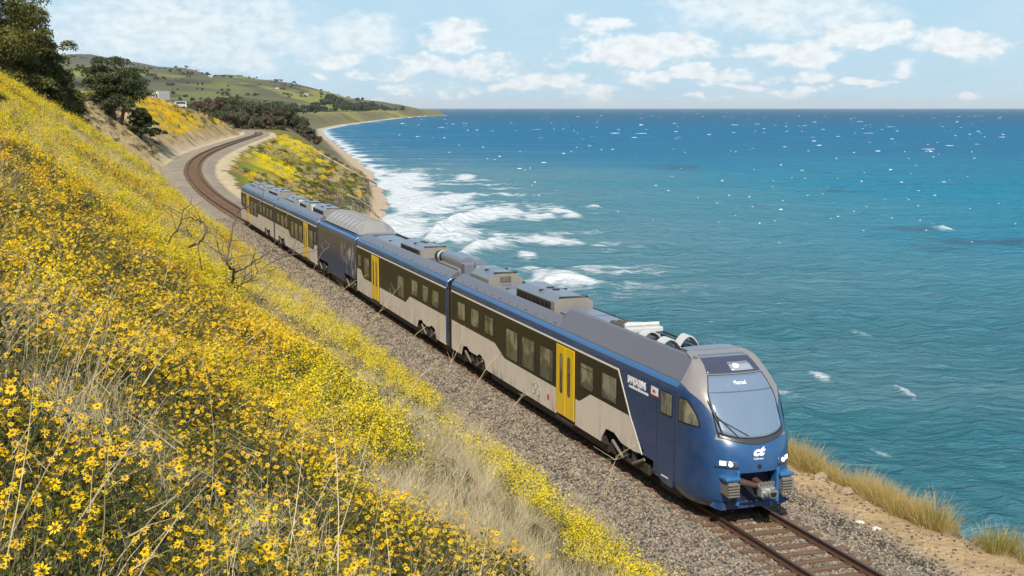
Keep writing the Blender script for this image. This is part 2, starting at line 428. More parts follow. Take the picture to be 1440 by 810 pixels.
fz = .25*(ZZ[:-1, :-1]+ZZ[1:, 1:]+ZZ[:-1, 1:]+ZZ[1:, :-1]).ravel()
fs_ = SS[:-1, :-1].ravel()
keep = fz > -16.9
zone_id = np.full(len(Fq), -1)
nearf = fy < 450
zone_id[keep & ~nearf & (fz >= -12.3)] = 4
zone_id[keep & (fz < -12.3)] = 3
m_ = keep & nearf & (zone_id < 0)
zone_id[m_ & (ft < -4.3)] = 0; zone_id[m_ & (ft >= -4.3) & (ft <= 3.0)] = 1; zone_id[m_ & (ft > 3.0)] = 2
Cf = np.concatenate([c.reshape(-1, 3), np.ones((nr*nc, 1))], 1).astype(np.float32)
for zi, nm in enumerate(['hillside', 'ballast_bed', 'sea_bluff', 'beach', 'hills']):
    f = Fq[zone_id == zi]; used, inv = np.unique(f, return_inverse=True); inv = inv.reshape(f.shape)
    o = np_mesh(nm, V[used], inv, M['ground'], smooth=True); tag(o, kind='structure')
    at_ = o.data.attributes.new('zone', 'FLOAT_COLOR', 'POINT'); at_.data.foreach_set('color', Cf[used].ravel())
    for an, arr in (('bloom', bloom), ('scrub', scrub), ('far', farw)):
        q = o.data.attributes.new(an, 'FLOAT', 'POINT'); q.data.foreach_set('value', arr.reshape(-1)[used].astype(np.float32))

# ------------------------------------------------------------------ sea
def sea_build(T, b):
    P = T.new('ShaderNodeTexCoord').outputs['Object']; x, y, z = T.xyz(P)
    dist = T.attr('off'); foam = T.attr('foam'); dd = T.attr('dist')
    nA = T.noise(T.vmath('MULTIPLY', P, (.35, 1., 1)), .012, 5, .6); nB = T.noise(T.vmath('MULTIPLY', P, (.25, 1, 1)), .06, 5, .62)
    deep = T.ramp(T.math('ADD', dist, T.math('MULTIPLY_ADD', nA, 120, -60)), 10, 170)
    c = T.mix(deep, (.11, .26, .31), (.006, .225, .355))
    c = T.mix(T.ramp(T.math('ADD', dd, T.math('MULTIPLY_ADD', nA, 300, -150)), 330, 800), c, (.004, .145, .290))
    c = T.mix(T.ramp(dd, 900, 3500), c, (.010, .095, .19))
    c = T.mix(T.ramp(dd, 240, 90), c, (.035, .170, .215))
    turb = T.math('MULTIPLY', T.ramp(T.math('ADD', nB, T.math('MULTIPLY', deep, -.10)), .42, .62), .38)
    c = T.mix(turb, c, T.mix(deep, (.15, .27, .31), (.035, .27, .38)))
    kelp = T.noise(T.vmath('MULTIPLY', T.vmath('ADD', P, (40, -60, 0)), (.22, 1, 1)), .017, 6, .7)
    kelp2 = T.ramp(T.math('ADD', T.attr('kelp'), T.math('MULTIPLY_ADD', kelp, 4.2, -2.1)), .45, 1.0)
    c = T.mix(T.math('MULTIPLY', kelp2, .5), c, (.05, .05, .10))
    painted_chop = T.noise(T.vmath('MULTIPLY', P, (.35, 1, 1)), .8, 7, .75, .8); c = T.mix(T.math('MULTIPLY', T.ramp(painted_chop, .50, .70), .38), c, (.16, .36, .43)); c = T.mix(T.math('MULTIPLY', T.ramp(painted_chop, .48, .32), .30), c, (.004, .07, .12))  # foam film and wave highlights painted as pale streaks, dark streaks for contrast
    # foam, whitecaps
    wn = T.noise(T.vmath('MULTIPLY', P, (.5, 1.5, 1)), .16, 7, .72, .3); wn2 = T.noise(T.vmath('MULTIPLY', P, (.45, 1, 1)), .9, 6, .7, .4)
    gust = T.noise(P, .006, 3, .5)
    capn = T.math('ADD', T.math('MULTIPLY', wn, .62), T.math('ADD', T.math('MULTIPLY', wn2, .38), T.math('MULTIPLY_ADD', gust, .14, -.07)))
    caps = T.ramp(capn, .655, .69)
    wf_ = T.noise(T.vmath('MULTIPLY', P, (.10, .42, 1)), .09, 6, .74, .2)
    farcap = T.math('MULTIPLY', T.ramp(wf_, .645, .69), T.ramp(dd, 400, 900))
    caps = T.math('MULTIPLY', caps, T.math('MULTIPLY', T.ramp(dd, 60, 110), T.ramp(dd, 900, 500)))
    fm = T.math('ADD', foam, T.math('MULTIPLY_ADD', T.noise(T.vmath('MULTIPLY', P, (.6, 1, 1)), .45, 8, .75, .6), 2.6, -1.3))
    f2 = T.math('MULTIPLY', T.ramp(fm, .12, 1.05), T.ramp(foam, .02, .2))
    fo = T.math('MAXIMUM', f2, T.math('MULTIPLY', caps, .85))
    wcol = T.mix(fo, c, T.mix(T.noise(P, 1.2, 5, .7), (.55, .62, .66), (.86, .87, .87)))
    hb = T.math('ADD', T.math('MULTIPLY', T.noise(T.vmath('MULTIPLY', P, (.55, 1.2, 1)), .55, 6, .62, .3), 1.4),
                T.math('MULTIPLY', T.noise(T.vmath('MULTIPLY', P, (.7, 1.2, 1)), 2.6, 4, .6, .2), .25))
    hb = T.math('ADD', hb, T.math('MULTIPLY', T.noise(T.vmath('MULTIPLY', P, (.3, 1, 1)), .10, 5, .6, .3), 2.6)); hb = T.math('ADD', hb, T.math('MULTIPLY', T.noise(T.vmath('MULTIPLY', P, (.8, 1.2, 1)), 5.5, 4, .65, .2), .16))
    bn = T.new('ShaderNodeBump'); bn.inputs['Strength'].default_value = 1.; bn.inputs['Distance'].default_value = 1.1; T.put(bn.inputs['Height'], hb)
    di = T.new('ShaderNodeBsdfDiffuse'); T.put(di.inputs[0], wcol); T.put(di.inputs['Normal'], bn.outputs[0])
    gl = T.new('ShaderNodeBsdfGlossy'); gl.inputs['Roughness'].default_value = .12; T.put(gl.inputs['Normal'], bn.outputs[0]); T.put(gl.inputs['Roughness'], T.math('MULTIPLY_ADD', T.ramp(dd, 100, 1500), .2, .12))
    # a ruffled sea never mirrors the low sky fully: facets hide one another, so the reflectance levels off
    fr = T.new('ShaderNodeFresnel'); fr.inputs[0].default_value = 1.33; T.put(fr.inputs['Normal'], bn.outputs[0])
    k = T.math('MULTIPLY', T.math('MINIMUM', fr.outputs[0], .42), T.math('SUBTRACT', 1., fo)); k = T.math('MULTIPLY', k, T.ramp(dd, 200, 1500, .85, .5))
    mx = T.new('ShaderNodeMixShader'); T.put(mx.inputs[0], k); T.l.new(di.outputs[0], mx.inputs[1]); T.l.new(gl.outputs[0], mx.inputs[2])
    T.l.new(mx.outputs[0], T.n['Material Output'].inputs[0])
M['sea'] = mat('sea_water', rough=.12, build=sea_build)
ys = [20.]
while ys[-1] < 70000:
    y = ys[-1]; ys.append(y+(max(.35, y*.0042) if y < 420 else y*.012 if y < 3000 else y*.08))
ys = np.array(ys)
sl = np.linspace(-.56, .95, 620)
YY, SL = np.meshgrid(ys, sl, indexing='ij')
# the sheet widens with distance; its near rows start left of the shore and run well out to sea
XX = SL*(YY+60)
off = XX-co_x(YY)
amp = .42*(1-sst(YY, 350, 900))
wav = np.zeros_like(XX)
for L, A, th, ph in [(17, .34, -110, 0), (11, .28, -76, 2), (7.3, .22, -128, 4), (5.1, .17, -60, 1), (3.3, .11, -95, 3), (2.1, .06, -130, 6), (24, .25, -92, 5)]:
    k = 2*math.pi/L; w = (math.sin(R(th)), math.cos(R(th)))
    warp = 5.5*fbm(XX/17+ph, YY/17, 13+int(L), 3)
    g = .1+1.8*fbm(XX/14, YY/9+ph, 200+int(L), 3)
    wav += A*g*(1-2*np.abs(np.sin(.5*(k*(XX*w[0]+YY*w[1])+ph)+warp))**.8)
zz = SEA+wav*amp
foam = np.zeros_like(XX)
swash = off-2.5*np.sin(YY/9)-5*(fbm(YY/18, YY*0, 3, 3)-.5)
lace = fbm(XX/2.4, YY/3.2, 616, 4); foam += .95*np.exp(-((swash-2.5)/3.2)**2)
band = fbm(XX/30, YY/11, 66, 4)
surf_w = sst(YY, 140, 190)*(1-sst(YY, 380, 650)*.55)
foam += surf_w*.80*sst(off, -1, 3)*(1-sst(off, 9, 26))*sst(band, .34, .66)*(.55+.9*sst(lace, .35, .6))
foam += surf_w*.50*sst(off, 14, 24)*(1-sst(off, 30, 54))*sst(band, .50, .68)*(.5+1.0*sst(lace, .38, .6))
foam += .3*(1-sst(YY, 140, 190))*np.exp(-((off-5)/6)**2)
# breakers one can single out, each a curling ridge: photograph point, half length, half depth
for px, py, hw, hd, rot, A in [(700,299,34,5,.10,1.2),(655,308,36,7,-.45,1.1),(625,322,26,9,-.9,.9),(690,345,34,5,-.3,1.0),(668,352,24,6,-.5,1.),(640,330,30,8,0,.6),(785,392,26,9,-.2,1.4),(815,398,40,5,.05,.9),(765,388,16,8,0,1.2),
                            (655,248,14,3.5,0,1.2),(648,277,16,5,0,1.1),(760,303,22,3,0,1.1),(790,296,15,3,.1,1.),(805,304,14,3,0,1.),(770,336,18,4,.2,1.1),(792,337,22,2,0,.9),
                            (742,357,13,5,0,1.2),(565,248,26,8,-.3,.9),(575,262,22,10,0,.8),(600,290,34,14,-.3,.75),(590,275,20,7,0,.8),(835,290,10,3,0,.9),(1155,530,11,5,.25,.9),(1272,548,9,8,.2,.7),(1240,628,10,4,.2,.8),(1215,468,16,5,.2,.35),(1325,322,12,3,0,.9),(1100,548,40,4,0,.45)]:
    p = at(px, py, SEA); dist = p.y; hx = hw/1767*dist; hy = hd*dist*dist/(1767*23.5)
    ax_ = (XX-p.x)/hx; ay_ = (YY-p.y)/hy-rot*6*(ax_**2)*.25+rot*ax_*2.5
    gg = np.exp(-(ax_**2)**1.5-(ay_**2)); foam += A*gg; zz += (.95 if hw > 22 else .4)*gg*min(1., hy/4)*(.6+.8*vnoise(XX/1.7, YY/1.7, 9))*(YY < 400)
kel = np.zeros_like(XX)
for px, py, hw, hd, A in [(960,236,45,5,.7),(1150,241,75,7,.9),(1330,237,130,4,.9),(820,212,60,4,.5),(1290,322,80,7,.9),(1390,338,90,6,.8),(1340,352,60,7,.7),(1180,268,40,5,.6),(740,190,70,4,.4),(850,256,60,5,.35),(1235,287,60,4,.5),(1420,595,40,9,.9),(1150,505,60,10,.35),(1340,485,80,9,.5),(1220,470,60,8,.4)]:
    p = at(px, py, SEA); hx = hw/1767*p.y; hy = hd*p.y*p.y/(1767*23.5)
    kel = np.maximum(kel, A*np.exp(-((XX-p.x)/hx)**2-((YY-p.y)/hy)**2))
idx = np.arange(XX.size).reshape(XX.shape)
Fq = np.stack([idx[:-1, :-1], idx[:-1, 1:], idx[1:, 1:], idx[1:, :-1]], -1).reshape(-1, 4)
far_inland = (off[:-1, 1:].ravel() < -25) & (off[1:, 1:].ravel() < -25)
Fq = Fq[~far_inland]; used, inv = np.unique(Fq, return_inverse=True); inv = inv.reshape(Fq.shape)
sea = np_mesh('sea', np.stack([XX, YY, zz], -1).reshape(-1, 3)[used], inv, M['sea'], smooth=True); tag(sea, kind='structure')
for an, arr in (('foam', np.clip(foam, 0, 1.6)), ('off', off), ('kelp', kel), ('dist', np.hypot(XX, YY))):
    q = sea.data.attributes.new(an, 'FLOAT', 'POINT'); q.data.foreach_set('value', arr.reshape(-1)[used].astype(np.float32))
# ------------------------------------------------------------------ train
S0 = 27.0
def paint(name, col, rough=.32, coat=.35, metal=0., g=.18):
    def f(T, b):
        c0 = tuple(b.inputs['Base Color'].default_value); P = obco(T)
        n = T.noise(T.vmath('MULTIPLY', P, (1, .8, .25)), 2.5, 6, .7); n2 = T.noise(P, 14, 4, .6)
        z = T.xyz(P)[2]
        dirt = T.math('MULTIPLY', T.ramp(n, .42, .72), T.math('ADD', g*.5, T.math('MULTIPLY', T.ramp(z, 1.3, .3), g*1.6)))
        cc = T.mix(dirt, c0, (.17, .145, .12)); T.put(b.inputs['Base Color'], cc)
        T.put(b.inputs['Roughness'], T.math('ADD', rough, T.math('MULTIPLY_ADD', n2, .22, -.08)))
        bump(T, b, T.noise(P, .9, 2, .5), .01, .35)
    return mat(name, col, rough, metal, coat, build=f)
M['navy'] = paint('navy_paint', (.014, .046, .135))
M['blue'] = paint('blue_paint', (.03, .125, .31), .3, .4, 0, .08)
M['cream'] = paint('cream_paint', (.70, .61, .505), .35, .25, 0, .42)
M['line'] = mat('cream_line', (.80, .74, .64), .4)
M['band'] = mat('smoked_glass_band', (.026, .021, .015), .30, build=grime(1.6, .35, (.07, .056, .036), (1, .5, 1)), Specular_IOR_Level=.18)
def winb(T, b):
    P = obco(T); n = T.noise(T.vmath('MULTIPLY', P, (1, 1.4, .7)), 1.7, 4, .6); z = T.xyz(P)[2]; y = T.xyz(P)[1]
    seat = T.ramp(T.math('ADD', z, T.math('MULTIPLY', T.math('SINE', T.math('MULTIPLY', y, 5.2)), .12)), 2.02, 2.06)
    c = T.mix(T.ramp(n, .35, .65), (.085, .08, .055), (.28, .26, .19)); c = T.mix(seat, T.vmath('SCALE', c, scale=.55), c)
    T.put(b.inputs['Base Color'], c)
M['pane'] = mat('window_pane', (.2, .2, .13), .12, build=winb, Specular_IOR_Level=.35)
M['frame'] = mat('black_rubber', (.02, .02, .02), .5)
M['yellow'] = paint('yellow_door', (.80, .50, .008), .35, .25, 0, .12)
M['grey'] = paint('grey_roof_paint', (.125, .12, .14), .33, .3, .0, .25)
M['deck'] = mat('roof_deck', (.10, .10, .11), .6, build=grime())
M['bluegrey'] = paint('light_roof_sheet', (.22, .24, .29), .3, .2, .3, .3)
M['beige'] = mat('unit_housing', (.27, .245, .21), .45, build=grime(2, .35))
M['alu'] = mat('white_metal', (.62, .62, .60), .35, .1, build=grime(4, .2))
M['dark'] = mat('dark_iron', (.035, .032, .03), .6, .3, build=grime(4, .5, (.12, .09, .06), (1, 1, 1)))
M['black'] = mat('black_plastic', (.012, .012, .013), .45)
M['taupe'] = mat('buffer_taupe', (.19, .165, .135), .55, build=grime())
M['steel'] = mat('worn_steel', (.55, .54, .52), .35, .7, build=grime(6, .4))
M['rust'] = mat('rusty_red', (.07, .026, .016), .75, build=grime(8, .5))
M['lamp'] = mat('lit_headlamp', (1, 1, 1), .2, Emission_Color=(1, .98, .92, 1), Emission_Strength=5.)
M['lampglass'] = mat('lamp_glass', (.45, .47, .5), .1, coat=.5)
M['glass'] = mat('cab_glass', (.16, .22, .30), .06, coat=1., Specular_IOR_Level=1.0)
M['white'] = mat('white_vinyl', (.86, .86, .86), .4)
M['red'] = mat('red_vinyl', (.65, .03, .02), .4)
M['brown'] = mat('brown_vinyl', (.22, .10, .04), .5)
M['greyline'] = mat('grey_vinyl', (.30, .29, .28), .5)

train = empty('train', (DV*S0+RV*TT), -AZ)
tag(train, 'blue and cream passenger train with yellow doors running on the coastal track', 'train')
Yl = lambda s: s-S0
BW = 1.42
SHELL = [(-1.22,.40),(-1.36,.46),(-1.42,.62),(-1.42,1.6),(-1.42,2.96),(-1.41,3.08),(-1.385,3.2),(-1.35,3.27),(-1.29,3.345),(-1.15,3.38),(-.85,3.42)]
SHELL = SHELL+[(-x, z) for x, z in SHELL[::-1]]
BAYS = (32.2, 46.9, 53.6, 69.9, 78.1, 94.3, 101.3, 115.0)
def shell(name, s0, s1, label, cols, parent=train):
    mb = MB(); n = len(SHELL)
    cuts = [s0, s0+.05]
    for b_ in BAYS:
        for e_ in (b_-1.75, b_+1.75):
            if s0+.1 < e_ < s1-.1: cuts.append(e_)
    cuts += [s1-.05, s1]
    for a, b_ in zip(cuts[:-1], cuts[1:]):
        bay = any(abs((a+b_)/2-q) < 1.75 for q in BAYS)
        pr = [(x, z) if not bay else ((x if z > 1.02 else math.copysign(1.42, x)), max(z, 1.02)) for x, z in SHELL]
        k0 = len(mb.v); sa = .985 if a == s0 else 1; sb = .985 if b_ == s1 else 1
        for sv, sc in ((a, sa), (b_, sb)): mb.v += [(x*sc, Yl(sv), 1.9+(z-1.9)*sc) for x, z in pr]
        for i in range(n-1):
            mb.f.append((k0+i, k0+i+1, k0+i+n+1, k0+i+n)); x, z = pr[i]; x2, z2 = pr[i+1]; zz_ = (z+z2)/2
            mb.m.append(0 if zz_ < 3.19 else (1 if abs(x+x2)/2 > 1.2 else 2))
        mb.f.append((k0+n-1, k0, k0+n, k0+2*n-1)); mb.m.append(3)
        mb.f.append(tuple(k0+i for i in range(n))); mb.m.append(3)
        mb.f.append(tuple(k0+n+i for i in range(n))); mb.m.append(3)
        if not bay: mb.box(-1.2, 1.2, Yl(a+.01), Yl(b_-.01), .14, .41, 3)
    o = mb.build(name, cols, parent)
    if label: tag(o, label)
    return o
def poly_plate(name, pts, x, th, m, parent, mi=None):
    """polygon in (s, z) standing on the landward side, facing outward"""
    mb = MB(); mb.prism([(Yl(s), z) for s, z in pts], 0, -x, -x+th); return mb.build(name, m, parent)
def rnd_rect(s0, s1, z0, z1, r, n=4):
    out = []
    for cx, cz, a0 in ((s1-r, z1-r, 0), (s0+r, z1-r, 90), (s0+r, z0+r, 180), (s1-r, z0+r, 270)):
        for k in range(n+1):
            a = R(a0+90*k/n); out.append((cx+r*math.cos(a), cz+r*math.sin(a)))
    return out
def window(parent, s0, s1, z0, z1, vent=False):
    mb = MB()
    mb.prism([(Yl(s), z) for s, z in rnd_rect(s0, s1, z0, z1, .07)], 0, -BW-.016, -BW-.004, 0)
    mb.prism([(Yl(s), z) for s, z in rnd_rect(s0+.035, s1-.035, z0+.035, z1-.035, .05)], 0, -BW-.020, -BW-.005, 1)
    if vent: mb.box(-BW-.024, -BW-.006, Yl(s0+.04), Yl(s1-.04), z1-.17, z1-.15, 0)
    return mb.build('window', [M['frame'], M['pane']], parent)
def door(parent, s0, s1, z0=.58, z1=2.87):
    m = (s0+s1)/2
    g = MB(); g.box(-BW-.010, -BW+.05, Yl(s0-.04), Yl(s1+.04), z0-.05, z1+.04); g.build('door_frame', M['frame'], parent)
    for a, b_ in ((s0, m-.012), (m+.012, s1)):
        mb = MB(); mb.box(-BW-.032, -BW+.02, Yl(a), Yl(b_), z0, z1, 0, .012)
        w = .20; c_ = (a+b_)/2+(.06 if a == s0 else -.06)
        mb.prism([(Yl(s), z) for s, z in rnd_rect(c_-w/2-.02, c_+w/2+.02, 1.30, 2.60, .1)], 0, -BW-.038, -BW-.02, 1)
        mb.prism([(Yl(s), z) for s, z in rnd_rect(c_-w/2+.01, c_+w/2-.01, 1.34, 2.56, .08)], 0, -BW-.042, -BW-.02, 2)
        mb.build('door_leaf', [M['yellow'], M['frame'], M['pane']], parent)
    st = MB(); st.box(-BW-.08, -BW+.05, Yl(s0+.05), Yl(s1-.05), z0-.16, z0-.10); st.build('door_step', M['dark'], parent)
def fairing(parent, s0, s1, hi=None, col='grey'):
    """sloping roof-edge panels on both sides; hi = (s from, s to, height)"""
    for sd in (-1, 1):
        mb = MB(); stn = [(s0, .0), (s1, 0.)]
        if hi:
            a, b_, h = hi; stn = [(s0, 1. if s0 >= a else 0.), (b_, 1.), (b_+.55, 0.), (s1, 0.)]
        for sv, k in stn:
            k = k*(1. if sd < 0 else 0); tx = -.86+.05*k; tz = (3.64 if sd < 0 else 3.58)+.34*k
            mb.v += [(-sd*x, Yl(sv), z) for x, z in ((-1.30, 3.335), (-1.285, 3.375), (tx-.10, tz-.035), (tx, tz), (tx+.04, tz-.03), (tx+.05, 3.425))]
        for i in range(len(stn)-1):
            for j in range(5):
                a = i*6+j; mb.f.append((a, a+1, a+7, a+6)); mb.m.append(0 if j < 3 else 1)
        for i in (0, len(stn)-1): mb.f.append(tuple(i*6+j for j in range(6))); mb.m.append(0)
        fo = mb.build('roof_fairing', [M[col], M['black']], parent)
        if sd == -1:
            rv = MB(); sv = s0+.6; k2 = 0
            while sv < s1-.3:
                for d in ((0, .16) if k2 % 3 == 0 else (0,)):
                    rv.box(-1.235, -1.195, Yl(sv+d), Yl(sv+d+.045), 3.38+.0, 3.44)
                sv += .95; k2 += 1
            tag(rv.build('lifting_lug', M['dark'], parent), kind='stuff')
def bogie(sc, label=None):
    f = MB()
    for sd in (-1, 1):
        f.prism([(Yl(sc-1.55), .42), (Yl(sc-1.35), .62), (Yl(sc-.75), .60), (Yl(sc-.45), .42), (Yl(sc+.45), .42), (Yl(sc+.75), .60), (Yl(sc+1.35), .62), (Yl(sc+1.55), .42), (Yl(sc+1.0), .30), (Yl(sc-1.0), .30)], 0, sd*1.16, sd*1.30)
        for a in (-1.15, 1.15):
            f.box(min(sd*1.14, sd*1.36), max(sd*1.14, sd*1.36), Yl(sc+a-.17), Yl(sc+a+.17), .30, .60, 0, .03)
        f.tube([(sd*1.26, Yl(sc-.3), .45), (sd*1.26, Yl(sc-.3), .82)], .13, 12)
        f.tube([(sd*1.26, Yl(sc+.3), .45), (sd*1.26, Yl(sc+.3), .82)], .13, 12)
        f.tube([(sd*1.38, Yl(sc-1.1), .72), (sd*1.38, Yl(sc-.35), .40)], .045, 8, 1)
        f.tube([(sd*1.38, Yl(sc+1.1), .72), (sd*1.38, Yl(sc+.35), .40)], .045, 8, 1)
    f.box(-1.15, 1.15, Yl(sc-.5), Yl(sc+.5), .45, .70)
    b_ = f.build('bogie', [M['dark'], M['taupe']], train)
    for a in (-1.15, 1.15):
        for sd in (-1, 1):
            w = MB(); n = 20
            w.tube([(sd*.68, Yl(sc+a), .43), (sd*.72, Yl(sc+a), .43), (sd*.72, Yl(sc+a), .43), (sd*.84, Yl(sc+a), .43), (sd*.84, Yl(sc+a), .43), (sd*1.0, Yl(sc+a), .43)], [.47, .47, .43, .43, .12, .10], n)
            w.build('wheel', M['dark'], b_)
    return b_
def side_livery(p, top_end, band, cream, trim):
    poly_plate('side_panel', cream, BW+.004, .02, M['cream'], p)
    poly_plate('window_band', band, BW+.003, .015, M['band'], p)
    mb = MB()
    for (sa, za), (sb, zb) in zip(trim[:-1], trim[1:]):
        d = Vector((sb-sa, zb-za)).normalized(); n_ = Vector((-d.y, d.x))*.028
        mb.prism([(Yl(sa-n_.x), za-n_.y), (Yl(sb-n_.x), zb-n_.y), (Yl(sb+n_.x), zb+n_.y), (Yl(sa+n_.x), za+n_.y)], 0, -BW-.010, -BW+.005)
    mb.build('trim_line', M['line'], p)
cols = [M['navy'], M['blue'], M['deck'], M['dark']]

# --- leading carriage
c1 = shell('carriage', 29.15, 49.95, 'leading carriage with lettering and a blue front end', cols)
cut = lambda a, b_: [(a, .46), (a, .60), (a+.25, .92), (a+.75, .95), (a+1.05, .80), (b_-1.05, .80), (b_-.7, .95), (b_-.25, .90), (b_, .60), (b_, .46)]
cream1 = [(49.80, .46), (49.80, 1.735), (44.15, 1.735), (43.05, 1.355), (37.84, 1.355), (37.84, .46)]
side_livery(c1, 49.8, [(49.80, 1.74), (49.80, 2.93), (32.88, 2.93), (32.02, 1.76), (34.95, 1.76), (35.82, 1.36), (36.15, 1.36), (36.15, 2.90), (37.84, 2.90), (37.84, 1.36), (43.08, 1.36), (44.18, 1.74)],
            [(45.3-.0, .46)]+[] if False else [(49.80, .50), (49.80, 1.735), (44.15, 1.735), (43.05, 1.355), (37.84, 1.355), (37.84, .50), (45.2, .50), (45.45, .84), (46.0, .97), (46.35, .84), (47.3, .84), (47.65, .97), (48.2, .90), (48.45, .50)],
            [(49.80, 2.955), (32.86, 2.955), (32.0, 1.75), (31.18, .84)])
poly_plate('side_panel', [(36.14, .50), (36.14, 1.355), (35.80, 1.355), (34.93, 1.755), (32.0, 1.755), (31.2, .86), (31.7, .80), (32.6, .82), (33.1, 1.0), (33.7, .98), (34.05, .62), (34.1, .50)], BW+.004, .02, M['cream'], c1)
for a, b_, z0, z1, v in [(47.88,48.90,1.92,2.67,0),(46.06,47.08,1.92,2.67,0),(44.31,45.31,1.93,2.66,1),(41.58,42.81,1.44,2.56,0),(39.84,41.08,1.44,2.56,0),(38.10,39.29,1.44,2.56,0),(34.68,35.72,1.84,2.65,1),(32.94,34.03,1.86,2.68,0)]:
    window(c1, a, b_, z0, z1, v)
door(c1, 36.20, 37.74)
fairing(c1, 29.2, 49.9, (29.2, 37.9, 1))
# --- second carriage
c2 = shell('carriage', 50.55, 68.2, 'second carriage, between the leading carriage and the power car', cols)
side_livery(c2, 0, [(68.05, 1.74), (68.05, 2.93), (50.7, 2.93), (50.7, 1.74), (56.64, 1.74), (57.4, 1.36), (62.78, 1.36), (62.78, 2.90), (64.5, 2.90), (64.5, 1.36), (66.5, 1.36), (67.1, 1.74)],
            [(50.7, .50), (50.7, 1.735), (56.67, 1.735), (57.42, 1.355), (62.77, 1.355), (62.77, .50), (55.4, .50), (55.15, .84), (54.6, .97), (54.25, .84), (53.3, .84), (52.95, .97), (52.4, .90), (52.15, .50)],
            [(68.05, 2.955), (50.7, 2.955)])
poly_plate('side_panel', [(64.5, .50), (64.5, 1.355), (66.48, 1.355), (67.08, 1.735), (68.05, 1.735), (68.05, .50)], BW+.004, .02, M['cream'], c2)
for a, b_, z0, z1, v in [(67.0,67.65,1.9,2.56,0),(65.05,66.15,1.42,2.56,0),(57.73,58.87,1.44,2.52,0),(55.19,56.26,1.88,2.64,0),(53.38,54.36,1.86,2.64,1),(51.7,52.73,1.86,2.64,0)]:
    window(c2, a, b_, z0, z1, v)
door(c2, 62.88, 64.42); fairing(c2, 50.6, 68.1)
# --- power car
def powb(T, b):
    P = obco(T); x, y, z = T.xyz(P)
    n = T.noise(T.vmath('MULTIPLY', P, (1, .55, 1)), .55, 6, .65, .5)
    st = T.noise(T.vmath('MULTIPLY', P, (1, 1.2, .5)), 2.1, 4, .6)
    hi = T.math('MULTIPLY', T.ramp(T.math('ADD', z, T.math('MULTIPLY', n, 1.6)), 2.1, 3.4), .75)
    c = T.mix(hi, (.014, .035, .10), (.12, .095, .10))
    front = T.math('MULTIPLY', T.ramp(y, 46.5, 43.6), T.ramp(y, 41.2, 42.1))
    bl = T.math('MULTIPLY', T.math('MULTIPLY', T.ramp(st, .52, .60), front), T.math('MULTIPLY', T.ramp(z, .9, 1.5), T.ramp(z, 3.0, 2.5)))
    c = T.mix(T.math('MULTIPLY', bl, .8), c, (.55, .50, .46)); T.put(b.inputs['Base Color'], c)
M['powerside'] = mat('power_car_graphic', rough=.4, coat=.1, build=powb)
pc = shell('power_car', 68.55, 79.5, 'short blue power car in the middle with a tall ribbed grey roof', [M['powerside'], M['blue'], M['deck'], M['dark']])
ar = MB(); s0, s1 = 68.9, 79.2
prof = [(-1.18, 3.50), (-.98, 3.74), (-.55, 4.05), (0, 4.12), (.55, 4.05), (.98, 3.74), (1.18, 3.50)]
st_ = [(s0, .20), (s0+.95, 1.), (s1-.8, 1.), (s1, .25)]
for sv, k in st_: ar.v += [(x*(.88+.12*k), Yl(sv), 3.42+(z-3.42)*k+.03) for x, z in prof]
n = len(prof)
for i in range(3):
    for j in range(n-1): ar.f.append((i*n+j, i*n+j+1, (i+1)*n+j+1, (i+1)*n+j)); ar.m.append(0)
for i in (0, 3): ar.f.append(tuple(i*n+j for j in range(n))); ar.m.append(0)
M['powerroof'] = paint('power_car_roof_paint', (.27, .26, .24), .42, .15, 0, .25)
ro = ar.build('raised_roof', [M['powerroof']], pc)
for k in range(8):
    sv = s0+1.15+k*1.08; rb = MB(); pr = prof[:]
    for (xa, za), (xb, zb) in zip(pr[:-1], pr[1:]):
        rb.tube([(xa*1.004, Yl(sv), za+.045), (xb*1.004, Yl(sv), zb+.045)], .028, 6)
    rb.build('roof_rib', M['powerroof'], pc)
bs = MB(); bs.box(-1.24, 1.24, Yl(68.62), Yl(79.45), 3.36, 3.455); bs.build('roof_base', M['blue'], pc)
fv = MB()
for k in range(5): fv.box(-.5, .5, Yl(68.57), Yl(68.60), 3.0+k*.07, 3.03+k*.07)
# --- third carriage
c3 = shell('carriage', 79.85, 97.45, 'third carriage, behind the power car', cols)
side_livery(c3, 0, [(79.95, 1.74), (79.95, 2.93), (97.3, 2.93), (97.3, 1.74), (91.0, 1.74), (90.2, 1.36), (84.75, 1.36), (84.75, 2.90), (83.05, 2.90), (83.05, 1.36), (81.3, 1.36), (80.7, 1.74)],
            [(97.3, .50), (97.3, 1.735), (90.98, 1.735), (90.18, 1.355), (84.75, 1.355), (84.75, .50), (92.6, .50), (92.85, .84), (93.4, .97), (93.75, .84), (94.7, .84), (95.05, .97), (95.6, .90), (95.85, .50)],
            [(79.95, 2.955), (97.3, 2.955)])
poly_plate('side_panel', [(83.05, .50), (83.05, 1.355), (81.28, 1.355), (80.68, 1.735), (79.95, 1.735), (79.95, .50)], BW+.004, .02, M['cream'], c3)
for a, b_, z0, z1 in [(80.25,80.75,1.9,2.6),(81.35,82.6,1.42,2.56),(85.3,86.4,1.44,2.56),(87.0,88.1,1.44,2.56),(88.7,89.8,1.44,2.56),(91.3,92.3,1.9,2.64),(93.1,94.1,1.9,2.64),(95.0,96.0,1.9,2.64)]:
    window(c3, a, b_, z0, z1)
door(c3, 83.14, 84.66); fairing(c3, 79.95, 97.4)
